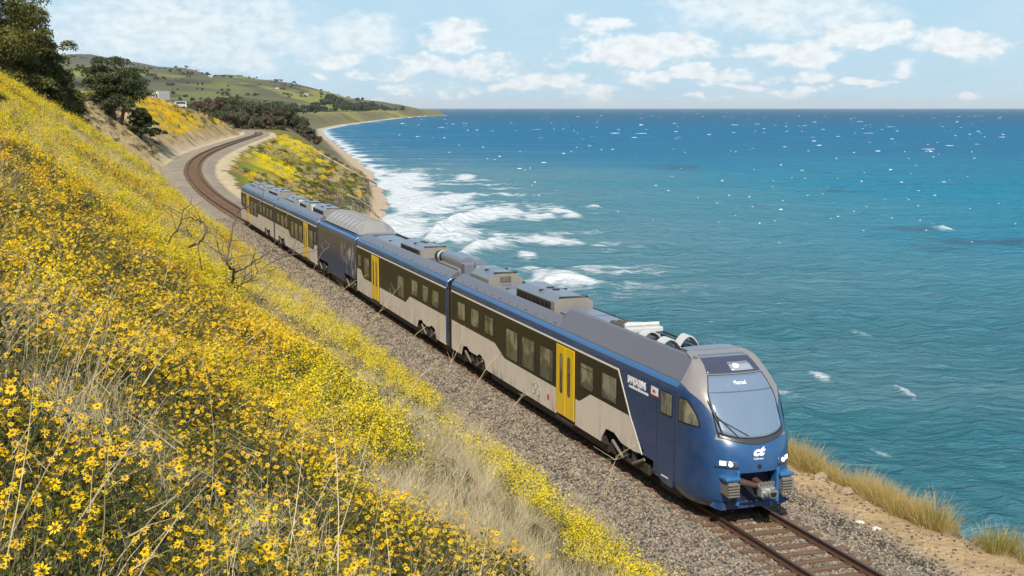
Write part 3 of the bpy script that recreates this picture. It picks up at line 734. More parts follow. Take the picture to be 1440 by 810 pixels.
# --- rear carriage
c4 = shell('carriage', 97.85, 117.0, 'rear carriage at the far end of the train', cols)
side_livery(c4, 0, [(98.0, 1.74), (98.0, 2.93), (116.9, 2.93), (116.9, 1.74), (113.5, 1.36), (113.3, 1.36), (113.3, 2.90), (111.7, 2.90), (111.7, 1.36), (106.8, 1.36), (106.1, 1.74)],
            [(98.0, .50), (98.0, 1.735), (106.1, 1.735), (106.8, 1.355), (111.7, 1.355), (111.7, .50), (102.9, .50), (102.65, .84), (102.1, .97), (101.75, .84), (100.8, .84), (100.45, .97), (99.9, .90), (99.65, .50)],
            [(98.0, 2.955), (116.9, 2.955)])
poly_plate('side_panel', [(113.35, .50), (113.35, 1.355), (116.9, 1.735), (116.9, .50)], BW+.004, .02, M['cream'], c4)
for a, b_, z0, z1 in [(98.7,99.7,1.9,2.64),(100.5,101.5,1.9,2.64),(102.3,103.3,1.9,2.64),(104.1,105.1,1.9,2.64),(107.2,108.3,1.44,2.56),(109.3,110.5,1.44,2.56),(114.3,115.3,1.9,2.64)]:
    window(c4, a, b_, z0, z1)
door(c4, 111.78, 113.2); fairing(c4, 97.95, 116.9)
for sc in (32.2, 46.9, 53.6, 69.9, 78.1, 94.3, 101.3, 115.0): bogie(sc)
# --- gangways
def gang(s0, s1):
    g = MB(); n = 6
    for k in range(n):
        a = s0+(s1-s0)*k/n; b_ = s0+(s1-s0)*(k+1)/n; w = 1.30 if k % 2 else 1.34
        g.box(-w, w, Yl(a), Yl(b_), .45, 3.28 if k % 2 else 3.31)
    g.build('gangway', M['black'], train)
    h = MB(); h.tube([(-1.40, Yl(s1-.02), 2.98), (-1.40, Yl(s1-.02), 3.08), (-1.36, Yl(s1-.02), 3.24), (-1.2, Yl(s1-.02), 3.36)], .04, 6); h.build('gangway_edge', M['blue'], train)
for a, b_ in ((49.96, 50.54), (68.21, 68.54), (79.51, 79.84), (97.46, 97.84)): gang(a, b_)

# --- roof equipment (sub-parts of the carriage they stand on)
def pitched(name, p, s0, s1, z1, hw=.68, z0=3.43, top='bluegrey', side='beige', flat=.34, louvre=True, drop=.16):
    mb = MB(); pr = [(-hw, z0), (-hw, z1-drop-.02), (-flat, z1), (flat, z1), (hw, z1-drop-.02), (hw, z0)]
    n = len(pr)
    for sv in (s0, s1): mb.v += [(x, Yl(sv), z) for x, z in pr]
    for j in range(n): mb.f.append((j, (j+1) % n, n+(j+1) % n, n+j)); mb.m.append({0: 1, 1: 0, 2: 0, 3: 0, 4: 1, 5: 1}[j])
    mb.f.append(tuple(range(n))); mb.m.append(1); mb.f.append(tuple(range(n, 2*n))); mb.m.append(1)
    if louvre:
        mb.box(-hw-.012, -hw+.01, Yl(s0+.35), Yl(s1-.1), z0+.05, z1-drop-.06, 2)
        k = s0+.5
        while k < s1-.2: mb.box(-hw-.03, -hw+.01, Yl(k), Yl(k+.05), z0+.03, z1-drop-.04, 3); k += .42
        mb.box(-.12, .12, Yl(s0+1.6), Yl(s0+1.75), z1-.01, z1+.03, 2)
        mb.box(-.12, .14, Yl(s0+2.2), Yl(s0+2.35), z1-.01, z1+.03, 2)
    for sv in (s0+.0, (s0+s1)/2): mb.box(-flat-.2, flat+.2, Yl(sv), Yl(sv+.03), z1-.012-.05, z1+.006, 3)
    return mb.build(name, [M[top], M[side], M['black'], M['dark']], p)
pitched('air_conditioning_unit', c1, 39.8, 43.7, 4.06, .72)
u = pitched('equipment_housing', c1, 47.0, 49.3, 4.02, .72, flat=.3, drop=.26, louvre=False)
g = MB(); g.box(-.22, .22, Yl(46.985), Yl(47.02), 3.62, 3.84)
for k in range(6): g.box(-.2, .2, Yl(46.975), Yl(46.99), 3.64+k*.033, 3.655+k*.033, 1)
g.build('vent_grille', [M['dark'], M['beige']], c1)
pitched('roof_hatch_cover', c1, 44.2, 46.6, 3.60, .7, louvre=False, drop=.06)
pitched('converter_cover', c1, 35.6, 39.4, 3.74, .66, louvre=False, drop=.10, side='bluegrey')
e = MB()
for k in range(3): e.tube([(-.35+k*.22, Yl(34.5), 3.78), (-.35+k*.22, Yl(35.7), 3.78)], .13, 12)
e.tube([(-.5, Yl(34.9), 3.70), (-.2, Yl(34.9), 3.93), (.3, Yl(34.9), 3.90)], .035, 8, 1)
M['brownpipe'] = mat('brown_canister', (.11, .09, .065), .5, .3, build=grime(5, .4))
e.build('brake_resistor', [M['brownpipe'], M['alu']], c1)
e = MB(); e.box(-.62, .55, Yl(33.95), Yl(34.25), 3.78, 3.93, 0, .03); e.tube([(-.62, Yl(34.1), 3.45), (-.62, Yl(34.1), 3.9)], .07, 8); e.tube([(.45, Yl(34.1), 3.45), (.45, Yl(34.1), 3.8)], .07, 8)
e.tube([(-.6, Yl(34.28), 3.98), (.55, Yl(34.28), 3.98)], .06, 8); e.build('pipe_bridge', M['alu'], c1)
def arch(sv, x0, x1, w):
    a = MB(); pts = []
    for k in range(9):
        t = k/8; pts.append((x0+(x1-x0)*t, 3.50+.52*math.sin(math.pi*(.12+.76*t))))
    for (xa, za), (xb, zb) in zip(pts[:-1], pts[1:]):
        a.add([(xa, Yl(sv), za), (xb, Yl(sv), zb), (xb, Yl(sv+w), zb), (xa, Yl(sv+w), za), (xa, Yl(sv), za-.04), (xb, Yl(sv), zb-.04), (xb, Yl(sv+w), zb-.04), (xa, Yl(sv+w), za-.04)],
              [(0,1,2,3),(7,6,5,4),(0,4,5,1),(2,6,7,3),(1,5,6,2),(0,3,7,4)])
    a.build('white_duct_hood', M['alu'], c1)
arch(32.9, -.72, .05, .42); arch(31.6, -.75, .0, .45); arch(31.9, .05, .70, .40)
e = MB(); e.box(.1, .6, Yl(30.6), Yl(31.3), 3.45, 3.66, 0, .03); e.box(.2, .68, Yl(30.9), Yl(31.2), 3.66, 3.74, 0, .02); e.build('valve_box', M['alu'], c1)
e = MB(); e.box(-.3, .7, Yl(32.5), Yl(33.8), 3.43, 3.62); e.box(-.6, -.1, Yl(30.3), Yl(31.4), 3.43, 3.55); e.tube([(.72, Yl(30), 3.7), (.72, Yl(36), 3.7)], .03, 6)
e.tube([(.5, Yl(31), 3.6), (.5, Yl(34), 3.6)], .05, 6); e.build('cable_tray', M['black'], c1)
pitched('air_conditioning_unit', c2, 57.2, 61.0, 4.0, .72)
e = MB()
e.tube([(-.15, Yl(51.6), 3.78), (-.15, Yl(54.6), 3.78)], .32, 16, 0); e.tube([(.45, Yl(51.6), 3.74), (.45, Yl(54.6), 3.74)], .26, 14, 0)
e.tube([(-.2, Yl(54.55), 3.76), (-.2, Yl(55.7), 3.72)], .27, 14, 1); e.tube([(-.2, Yl(55.0), 3.76), (-.2, Yl(55.25), 3.74)], .285, 14, 2)
e.box(-.6, .7, Yl(51.5), Yl(54.7), 3.42, 3.62, 3); e.build('cooling_drum', [M['bluegrey'], M['black'], M['alu'], M['beige']], c2)
pitched('tank_cover', c2, 61.5, 66.8, 3.62, .7, louvre=False, drop=.08)
b2 = MB(); b2.box(-.55, -.1, Yl(50.75), Yl(51.3), 3.42, 3.92, 0, .03); b2.box(.1, .55, Yl(50.8), Yl(51.2), 3.42, 3.75, 1, .03); b2.build('cabinet', [M['bluegrey'], M['alu']], c2)
pitched('air_conditioning_unit', c3, 81.0, 84.8, 4.05, .74)
pitched('equipment_housing', c3, 87.5, 90.2, 3.98, .7); pitched('equipment_housing', c3, 92.5, 95.8, 3.9, .72, louvre=False)
for sv in (86.6, 91.5): b2 = MB(); b2.box(-.5, -.15, Yl(sv), Yl(sv+.5), 3.42, 3.86, 0, .03); b2.build('cabinet', M['alu'], c3)
pitched('air_conditioning_unit', c4, 100.0, 104.5, 3.98, .74); pitched('equipment_housing', c4, 107.0, 111.0, 3.86, .7, louvre=False); pitched('equipment_housing', c4, 112.5, 115.8, 3.86, .7)

# --- driver's cab: a lofted nose
def interp(z, tab): return float(np.interp(z, [a for a, _ in tab], [b_ for _, b_ in tab]))
FR = [(.25,27.75),(.45,27.45),(.9,27.28),(1.45,27.22),(1.9,27.27),(2.1,27.38),(2.25,27.50),(2.9,27.93),(3.4,28.33),(3.6,28.52),(3.8,28.85),(3.95,29.25),(4.04,29.75)]
HW = [(.25,1.20),(.45,1.36),(.62,1.42),(2.6,1.42),(3.0,1.415),(3.2,1.385),(3.345,1.29),(3.375,1.285),(3.55,1.18),(3.8,1.03),(4.0,.91),(4.04,.82)]
SB = 29.16
def nose(q, z, off=0.):
    """q in -1..1 across, z height -> point on the nose skin"""
    w = interp(z, HW); f = interp(z, FR); back = max(SB, f+.02)
    a = q*math.pi/2; n = 2.7
    ca = max(math.cos(a), 0)**(2/n); sa = math.copysign(abs(math.sin(a))**(2/n), a)
    p = Vector((w*sa, Yl(back-(back-f)*ca), z))
    if off:
        e = 1e-3; q1, q2 = max(q-e, -1), min(q+e, 1)
        v1 = nose(q2, z)-nose(q1, z); v2 = nose(q, min(z+e*4, 4.03))-nose(q, z-e*4)
        p = p+v1.cross(v2).normalized()*off
    return p
def q_of(tw):  # tw = t / halfwidth
    return math.copysign(math.asin(min(abs(tw), 1)**(2.7/2))/(math.pi/2), tw)
NQ, ZL = 72, [.25,.33,.45,.55,.7,.9,1.1,1.3,1.5,1.7,1.9,2.0,2.1,2.2,2.3,2.45,2.6,2.75,2.9,3.05,3.2,3.3,3.4,3.5,3.6,3.7,3.8,3.88,3.95,4.0,4.04]
def grid(q0, q1, zf, NQ_, NZ_, off, th, name, m, parent, smooth=True):
    """patch on the nose between q0(v), q1(v) and heights zf(q, v); given a thickness"""
    vs = []; fs = []
    for layer in (off, off-th):
        for j in range(NZ_+1):
            v = j/NZ_
            for i in range(NQ_+1):
                a = q0(v)+(q1(v)-q0(v))*i/NQ_; vs.append(nose(a, zf(a, v), layer))
    W1 = NQ_+1; K = W1*(NZ_+1)
    for j in range(NZ_):
        for i in range(NQ_): a = j*W1+i; fs.append((a, a+1, a+W1+1, a+W1))
    for i in range(NQ_):
        fs.append((i, i+K, i+K+1, i+1)); a = NZ_*W1+i; fs.append((a, a+1, a+1+K, a+K))
    for j in range(NZ_):
        a = j*W1; fs.append((a, a+W1, a+W1+K, a+K)); a += NQ_; fs.append((a, a+K, a+W1+K, a+W1))
    return mesh_obj(name, vs, fs, m, parent, None, smooth)
def cabb(T, b):
    P = obco(T); x, y, z = T.xyz(P); ax = T.math('ABSOLUTE', x)
    # livery edge: grey hood above a line that swoops from the roof edge down to the windscreen foot
    zl = T.new('ShaderNodeFloatCurve'); cu = zl.mapping.curves[0]
    for i, (u, v) in enumerate([(0., .50), (.12, .50), (.2, .60), (.4, .715), (.7, .80), (1., .835)]):
        if i < 2: cu.points[i].location = (u, v)
        else: cu.points.new(u, v)
    cu.points[1].location = (.12, .50); zl.mapping.update()
    T.put(zl.inputs['Value'], T.math('DIVIDE', T.math('SUBTRACT', y, .45), 1.75, clamp=True))
    edge_z = T.math('MULTIPLY', zl.outputs[0], 4.0)
    hood = T.math('GREATER_THAN', z, edge_z)
    hoodb = T.math('MULTIPLY', hood, T.math('GREATER_THAN', z, 2.12))
    n = T.noise(P, 3., 5, .6)
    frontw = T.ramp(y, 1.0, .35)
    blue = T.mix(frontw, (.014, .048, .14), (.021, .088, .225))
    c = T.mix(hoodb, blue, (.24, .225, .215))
    c = T.mix(T.math('MULTIPLY', T.ramp(n, .4, .75), .12), c, (.17, .15, .13))
    T.put(b.inputs['Base Color'], c); T.put(b.inputs['Roughness'], T.math('MULTIPLY_ADD', n, .15, .22))
M['cab'] = mat('cab_paint', rough=.3, coat=.4, build=cabb)
vs = []; fs = []
qs = [(-1+2*i/NQ) for i in range(NQ+1)]
for z in ZL: vs += [nose(q, z) for q in qs]
W1 = NQ+1
skip = lambda q, z: abs(q) < q_of(.38) and .45 < z < 1.35        # recess for the coupler
for j in range(len(ZL)-1):
    for i in range(NQ):
        if skip((qs[i]+qs[i+1])/2, (ZL[j]+ZL[j+1])/2): continue
        a = j*W1+i; fs.append((a, a+1, a+W1+1, a+W1))
k0 = len(vs)
for q in qs:
    vs.append(Vector((nose(q, 4.04).x, Yl(29.8), 4.05)))
cab = mesh_obj('driver_cab', vs, [tuple(f) for f in fs], M['cab'], train, None, True); tag(cab, 'blue driver cab with grey hood and large windscreen')
# roof cap between the nose and the roof gear
rc = MB(); rc.prism([(-.74, 3.42), (-.74, 4.035), (-.4, 4.06), (.4, 4.06), (.74, 4.035), (.74, 3.42)], 1, Yl(29.72), Yl(30.25)); rc.build('roof_cap', M['bluegrey'], cab)
# dark glossy band over the windscreen, and the screen itself
qa, qb = q_of(.70), q_of(.70)
grid(lambda v: -q_of(.70+.05*v), lambda v: q_of(.70+.05*v), lambda q, v: 3.62+.36*v, 24, 6, .008, .02, 'brow_panel', mat('brow_gloss', (.055, .06, .09), .14, coat=.8), cab)
def zglass(q, v):
    bot = 2.16+.16*(abs(q)/qa)**1.6; return bot+(3.585-bot)*v
wsf = grid(lambda v: -qa*(.94+.05*v), lambda v: qa*(.95+.04*v), lambda q, v: 2.14+.15*(abs(q)/qa)**1.6+(3.60-2.14-.15*(abs(q)/qa)**1.6)*v, 26, 14, .007, .02, 'windscreen_surround', M['black'], cab)
ws = grid(lambda v: -qa*(.90+.06*v), lambda v: qa*(.88+.04*v), zglass, 26, 14, .012, .012, 'windscreen', M['glass'], cab)
grid(lambda v: -qa*.965, lambda v: qa*.925, lambda q, v: 3.19+.025*v, 20, 1, .015, .006, 'windscreen_bar', mat('screen_bar', (.10, .12, .15), .3), cab)
grid(lambda v: -qa*.95, lambda v: qa*.95, lambda q, v: (1.99+.20*(abs(q)/qa))*(1-v)+v*(2.14+.15*(abs(q)/qa)**1.6), 20, 4, .010, .02, 'lower_mask', mat('dark_mask', (.045, .045, .05), .35, coat=.3), cab)
grid(lambda v: -.02, lambda v: .28, lambda q, v: 3.66+.17*v, 8, 3, .013, .01, 'marker_panel', mat('marker_glass', (.30, .32, .37), .12, coat=.5), cab)
def disc(name, q, z, r, m, off=.02, parent=cab):
    c0 = nose(q, z, off); e = 1e-3
    a = (nose(q+e, z)-nose(q-e, z)).normalized(); b_ = (nose(q, z+e)-nose(q, z-e)).normalized(); nn = a.cross(b_).normalized()
    mb = MB(); mb.tube([c0-nn*.03, c0+nn*.004], r, 20); return mb.build(name, m, parent)
disc('headlight', .03, 3.755, .075, M['lamp'])
def lamp(sg):
    l = grid(lambda v: sg*q_of(.40+.0*v), lambda v: sg*q_of(.76-.08*v), lambda q, v: 1.43+.20*v+.05*(abs(q)-.4), 8, 3, .012, .02, 'headlight', mat('headlamp_housing', (.05, .08, .14), .15, coat=.6), cab)
    disc('headlight_bulb', sg*q_of(.53), 1.53, .052, M['lamp'], .025, cab)
    grid(lambda v: sg*q_of(.60), lambda v: sg*q_of(.69), lambda q, v: 1.50+.11*v, 3, 2, .019, .01, 'headlight_reflector', mat('headlamp_daylight', (.9, .9, .9), .2, Emission_Color=(1, .98, .92, 1), Emission_Strength=1.6), cab)
lamp(-1); lamp(1)
# cab side glazing on the landward flank
def flank(name, pts, m, off=.012, n=10):
    vs = [nose(-q_of(min(t, 1.)), z, off) if s < SB-.01 else Vector((-BW-off, Yl(s), z)) for s, t, z in pts]
    return mesh_obj(name, vs, [tuple(range(len(vs)))], m, cab)
def q_at_s(s, z):
    f = interp(z, FR); ca = (SB-min(s, SB))/(SB-f); return math.acos(min(1, max(ca, 0))**(2.7/2))/(math.pi/2)
def sidewin(name, s0, s1b, s1t, z0, z1, m, off, sg=-1):
    vs = []; fs = []; N = 8
    for j in range(7):
        v = j/6; z = z0+(z1-z0)*v; se = s1b+(s1t-s1b)*v**1.6
        for i in range(N+1): vs.append(nose(sg*q_at_s(s0+(se-s0)*i/N, z), z, off))
    for j in range(6):
        for i in range(N): a = j*(N+1)+i; fs.append((a, a+1, a+N+2, a+N+1))
    return mesh_obj(name, vs, fs, m, cab, None, True)
for sg in (-1, 1):
    sidewin('side_window_frame', 29.02, 28.12, 28.62, 2.34, 3.0, M['frame'], .008, sg)
    sidewin('side_window', 28.97, 28.18, 28.66, 2.38, 2.96, M['pane'], .014, sg)
mb = MB(); mb.prism([(Yl(s), z) for s, z in rnd_rect(29.36, 30.04, 2.32, 2.98, .06)], 0, -BW-.012, -BW+.0, 0)
mb.prism([(Yl(s), z) for s, z in rnd_rect(29.40, 29.68, 2.36, 2.94, .04)], 0, -BW-.018, -BW+.0, 1); mb.prism([(Yl(s), z) for s, z in rnd_rect(29.72, 30.0, 2.36, 2.94, .04)], 0, -BW-.018, -BW, 1)
mb.build('cab_door_window', [M['frame'], M['pane']], c1)
mb = MB()
for sv in (29.20, 30.28): mb.box(-BW-.003, -BW+.01, Yl(sv-.008), Yl(sv+.008), .55, 3.1)
mb.build('cab_door_seam', M['frame'], c1)
# coupler recess, buffers, coupler
mb = MB(); mb.box(-.56, .56, Yl(27.62), Yl(27.68), .40, 1.40); mb.box(-.56, .56, Yl(27.34), Yl(27.62), 1.345, 1.40)
mb.build('coupler_recess', mat('recess_navy', (.008, .012, .03), .7), cab)
for sg in (-1, 1):
    x0, x1 = (-.96, -.60) if sg < 0 else (.60, .96)
    mb = MB(); mb.box(x0+.03, x1-.03, Yl(27.14), Yl(27.8), .72, 1.12, 0, .06)
    for k in range(5): mb.box(x0+.02, x1-.02, Yl(27.09), Yl(27.2), .74+k*.074, .782+k*.074, 0, .012)
    mb.build('buffer', M['taupe'], cab)
    mb = MB(); mb.box(x0-.03, x1+.03, Yl(27.13), Yl(27.7), 1.13, 1.24, 0, .05); mb.build('buffer_hood', M['blue'], cab)
    mb = MB(); mb.box(min(sg*.53, sg*.62), max(sg*.53, sg*.62), Yl(27.25), Yl(27.6), .45, 1.36, 0, .03); mb.build('recess_cheek', M['blue'], cab)
mb = MB(); mb.tube([(0, Yl(27.5), 1.0), (.02, Yl(26.9), .93)], [.10, .08], 12, 1); mb.box(-.28, .30, Yl(26.72), Yl(26.86), .96, 1.07, 2, .02)
mb.box(-.24, .26, Yl(26.60), Yl(26.90), .66, .96, 0, .03); mb.tube([(.10, Yl(26.62), .82), (.10, Yl(26.42), .80)], [.12, .155], 18, 0); mb.tube([(.10, Yl(26.43), .80), (.10, Yl(26.415), .80)], .115, 18, 3)
mb.tube([(-.12, Yl(26.62), .80), (-.12, Yl(26.50), .80)], [.08, .05], 12, 0)
for k in range(5): mb.box(-.24+k*.11, -.18+k*.11, Yl(26.66), Yl(26.80), 1.06, 1.12, 2, .01)
mb.tube([(-.30, Yl(27.2), .9), (-.38, Yl(26.9), .7), (-.2, Yl(26.8), .62), (0, Yl(26.95), .7)], .022, 6, 3); mb.tube([(.30, Yl(27.2), .9), (.38, Yl(26.9), .72), (.2, Yl(26.8), .64)], .022, 6, 3)
mb.v = [(x*.8, Yl(27.3)+(y-Yl(27.3))*.75, .95+(z-.88)*.8) for x, y, z in mb.v]
mb.build('coupler', [M['steel'], M['rust'], M['taupe'], M['black']], cab)
mb = MB(); mb.tube([(-.42, Yl(27.45), 1.02), (-.12, Yl(27.1), .98)], [.10, .07], 14); mb.build('coupler_dome', M['rust'], cab)
mb = MB(); mb.prism([(-1.1, .36), (-.9, .28), (.9, .28), (1.1, .36), (1.0, .45), (-1.0, .45)], 1, Yl(27.55), Yl(27.8)); mb.build('obstacle_deflector', M['navy'], cab)
disc('camera_eye', 0, 1.46, .05, M['black'], .01)
# wiper
def onglass(q, z, o=.05): return nose(q, z, o)
mb = MB(); mb.tube([onglass(-.33, 2.22), onglass(-.36, 2.75, .06)], .014, 6); mb.tube([onglass(-.16, 2.20), onglass(-.35, 2.66, .07)], .012, 6); mb.tube([onglass(-.05, 2.19), onglass(-.35, 2.60, .07)], .010, 6)
mb.tube([onglass(-.33, 2.24, .03), onglass(-.43, 3.02, .03)], .016, 6); mb.build('wiper', M['frame'], cab)

# --- lettering and marks
def letters(body, name, m, size, xf, parent, extrude=.004, sx=1., shear=0., label=None, bold=0.):
    cu = bpy.data.curves.new(name, 'FONT'); cu.body = body; cu.size = size; cu.extrude = extrude; cu.shear = shear; cu.resolution_u = 3; cu.offset = bold
    o = bpy.data.objects.new(name, cu); COL.objects.link(o)
    dg = bpy.context.evaluated_depsgraph_get(); me = bpy.data.meshes.new_from_object(o.evaluated_get(dg)); bpy.data.objects.remove(o)
    vs = [v.co.copy() for v in me.vertices]; w = max(v.x for v in vs)-min(v.x for v in vs); x0 = min(v.x for v in vs)
    me.materials.clear(); me.materials.append(m)
    for v in me.vertices: v.co = xf((v.co.x-x0)*sx, v.co.y, v.co.z)
    me.name = name
    r = bpy.data.objects.new(name, me); COL.objects.link(r); r.parent = parent
    if label: tag(r, label)
    return r, w*sx
sidexf = lambda s, z: (lambda x, y, d: Vector((-BW-.006-d, Yl(s-x), z+y)))
o, w = letters('SAN JOAQUINS', 'lettering', M['white'], .31, sidexf(32.2, 2.72), c1, sx=.56, shear=.0, bold=.005)
mb = MB(); mb.box(-BW-.008, -BW+.005, Yl(30.85), Yl(32.1), 2.60, 2.665); mb.build('lettering_bar', M['white'], c1)
mb = MB(); mb.box(-BW-.010, -BW+.004, Yl(30.24), Yl(30.66), 2.68, 2.94, 0); mb.box(-BW-.014, -BW+.004, Yl(30.24), Yl(30.66), 2.68, 2.725, 1)
mb.prism([(Yl(30.53), 2.77), (Yl(30.55), 2.85), (Yl(30.47), 2.87), (Yl(30.38), 2.85), (Yl(30.36), 2.80), (Yl(30.39), 2.77), (Yl(30.41), 2.80), (Yl(30.49), 2.80), (Yl(30.50), 2.77)], 0, -BW-.016, -BW, 2)
star = [(Yl(30.60)+.028*(1 if k % 2 == 0 else .4)*math.sin(k*math.pi/5), 2.90+.028*(1 if k % 2 == 0 else .4)*math.cos(k*math.pi/5)) for k in range(10)]
mb.prism(star, 0, -BW-.016, -BW, 1); mb.build('bear_flag', [M['white'], M['red'], M['brown']], c1)
mb = MB(); bc, bz = 39.66, .90
def ring(cs, cz, r, t=.012):
    pts = [(-BW-.012, Yl(cs)+r*math.cos(k*math.pi/9), cz+r*math.sin(k*math.pi/9)) for k in range(19)]; mb.tube(pts, t, 5, cap=False)
ring(bc+.22, bz, .17); ring(bc-.22, bz, .17)
L3 = lambda *p: mb.tube([(-BW-.012, Yl(a), b_) for a, b_ in p], .012, 5)
L3((bc+.22, bz), (bc+.10, bz+.24), (bc-.14, bz+.24), (bc-.02, bz), (bc+.22, bz)); L3((bc-.02, bz), (bc+.12, bz+.33)); L3((bc-.22, bz), (bc-.12, bz+.33), (bc-.2, bz+.36)); L3((bc+.05, bz+.34), (bc+.18, bz+.34))
mb.build('bicycle_symbol', M['greyline'], c1)
mb = MB(); mb.box(-BW-.012, -BW+.0, Yl(38.44), Yl(38.61), .80, .98, 0); mb.box(-BW-.015, -BW, Yl(38.50), Yl(38.55), .84, .94, 1); mb.build('red_notice', [M['red'], M['brown']], c1)
mb = MB(); mb.box(-BW-.012, -BW+.0, Yl(29.55), Yl(29.95), .60, .63); mb.build('number_strip', M['white'], c1)
def frontxf(q0, z0, off):
    def f(x, y, d):
        # x metres across -> q
        q = q_of((q0+x)/interp(z0+y, HW)) if abs(q0+x) > 1e-6 else 0
        return nose(q, z0+y, off+d)
    return f
letters('ct', 'emblem', M['white'], .30, frontxf(-.17, 1.74, .012), cab, sx=1.25, shear=.35, bold=.018)
letters('Caltrans', 'emblem_name', M['white'], .085, frontxf(-.17, 1.63, .012), cab, sx=1., shear=.2)
letters('Merced', 'destination_sign', mat('sign_lit', (.8, .8, .75), .4, Emission_Color=(1, .97, .9, 1), Emission_Strength=.25), .13, frontxf(-.18, 3.36, .02), cab, sx=.9)
# rear nose, the same shape mirrored end for end
REAR = Yl(117.0)*2
ZR = [z for z in ZL if z < 3.3]; rn = []
for z in ZR+[3.32]: rn += [Vector((nose(q, z).x, Yl(117.0)+(Yl(SB)-nose(q, z).y), z)) for q in qs[::2]]
W2 = len(qs[::2]); rf = [(j*W2+i, j*W2+W2+i, j*W2+i+W2+1, j*W2+i+1) for j in range(len(ZR)) for i in range(W2-1)]
rf.append(tuple(len(ZR)*W2+i for i in range(W2)))
tag(mesh_obj('driver_cab', rn, rf, [M['cream']], train, None, True), 'rear driver cab at the far end of the train')
# curved skirts round the leading bogie
poly_plate('skirt_panel', [(31.18, .86), (30.45, .86), (30.2, .60), (29.9, .42), (29.3, .42), (29.3, 1.1), (31.0, 1.1)], BW+.003, .02, M['navy'], c1)
# ------------------------------------------------------------------ railway track
def wood(T, b):
    P = obco(T); n = T.noise(T.vmath('MULTIPLY', P, (.25, 3, 3)), 4, 6, .7); rnd = T.new('ShaderNodeObjectInfo').outputs['Random']
    n2 = T.noise(T.vmath('MULTIPLY', P, (.5, 6, 6)), 9, 4, .7)
    c = T.mix(T.ramp(n, .3, .7), (.135, .078, .048), (.29, .185, .115)); c = T.mix(T.math('MULTIPLY', rnd, .55), c, (.13, .085, .055))
    c = T.mix(T.ramp(n2, .58, .68), c, (.05, .03, .02)); T.put(b.inputs['Base Color'], c); bump(T, b, n2, .03, .8)
M['wood'] = mat('weathered_timber', rough=.9, build=wood, Specular_IOR_Level=.1)
def railb(T, b):
    P = obco(T); n = T.noise(P, 6, 5, .6); T.put(b.inputs['Base Color'], T.mix(n, (.045, .022, .014), (.10, .048, .028)))
M['rail'] = mat('rusty_rail', rough=.8, build=railb); M['railtop'] = mat('rail_head', (.16, .12, .10), .35, .8)
track = empty('railway_track', ctrl[2][:]); tag(track, 'single railway track on timber sleepers curving along the bluff', 'railway track')
inv0 = -Vector(ctrl[2])
def frame_at(s):
    x = np.interp(s, TS, TP[:, 0]); y = np.interp(s, TS, TP[:, 1]); z = np.interp(s, TS, TP[:, 2]); h = .5
    dx_ = np.interp(s+h, TS, TP[:, 0])-np.interp(s-h, TS, TP[:, 0]); dy_ = np.interp(s+h, TS, TP[:, 1])-np.interp(s-h, TS, TP[:, 1]); L = math.hypot(dx_, dy_)
    return Vector((x, y, z)), Vector((dx_/L, dy_/L, 0)), Vector((dy_/L, -dx_/L, 0))
prof = [(-.07, -.17), (-.07, -.155), (-.012, -.13), (-.012, -.05), (-.036, -.035), (-.036, -.004), (-.028, 0), (.028, 0), (.036, -.004), (.036, -.035), (.012, -.05), (.012, -.13), (.07, -.155), (.07, -.17)]
for sd in (-1, 1):
    mb = MB(); ss = np.concatenate([np.arange(-40, 118, 4), np.arange(118, 460, 3)]); n = len(prof)
    for s in ss:
        p, d, r = frame_at(s); p = p+inv0
        mb.v += [tuple(p+r*(sd*.7525+x)+Vector((0, 0, z))) for x, z in prof]
    for i in range(len(ss)-1):
        for j in range(n):
            a = i*n+j; b_ = i*n+(j+1) % n; mb.f.append((a, b_, b_+n, a+n)); mb.m.append(1 if j == 6 else 0)
    mb.build('rail', [M['rail'], M['railtop']], track)
def sleeper_v(rs):
    L = 1.30+rs.uniform(-.05, .05); w = .115; vs = []
    for x in (-L, -L*.33, L*.33, L):
        for y, z in ((-w, -.2), (-w, 0), (w, 0), (w, -.2)): vs.append((x+rs.uniform(-.01, .01), y+rs.uniform(-.008, .008), z+rs.uniform(-.008, .004)))
    fs = [(0, 1, 2, 3), (15, 14, 13, 12)]
    for k in range(3):
        for j in range(4): a = k*4+j; b_ = k*4+(j+1) % 4; fs.append((a, a+4, b_+4, b_))
    return vs, fs
sl_meshes = []
rs = random.Random(3)
for k in range(6):
    vs, fs = sleeper_v(rs); me = bpy.data.meshes.new('sleeper'); me.from_pydata(vs, [], fs); me.materials.append(M['wood']); sl_meshes.append(me)
far = MB(); cnt = 0
s = 12.0
while s < 460:
    p, d, r = frame_at(s); p = p+inv0; a = math.atan2(r.y, r.x)+rs.uniform(-.02, .02)
    zz_ = p.z-.172; off_ = rs.uniform(-.05, .05)
    if cnt < 300:
        o = bpy.data.objects.new('sleeper', sl_meshes[cnt % 6]); COL.objects.link(o); o.parent = track
        o.location = (p.x+r.x*off_, p.y+r.y*off_, zz_+rs.uniform(-.012, .012)); o.rotation_euler = (rs.uniform(-.01, .01), rs.uniform(-.01, .01), a)
    else:
        vs = sl_meshes[cnt % 6].vertices; mt = Matrix.Translation((p.x, p.y, zz_)) @ Matrix.Rotation(a, 4, 'Z')
        far.add([mt @ v.co for v in vs], [tuple(f.vertices) for f in sl_meshes[cnt % 6].polygons])
    cnt += 1; s += .53
tag(far.build('sleepers', M['wood'], track), kind='stuff')
# tie plates and spikes, joined: too small to pick apart
sp = MB(); s = 12.0
while s < 62:
    p, d, r = frame_at(s); p = p+inv0
    for sd in (-.7525, .7525):
        for e_ in (-.115, .115):
            q = p+r*(sd+e_); sp.box(q.x-.035, q.x+.035, q.y-.06, q.y+.06, p.z-.175, p.z-.150)
    s += .53
tag(sp.build('rail_fastenings', M['rail'], track), kind='stuff')

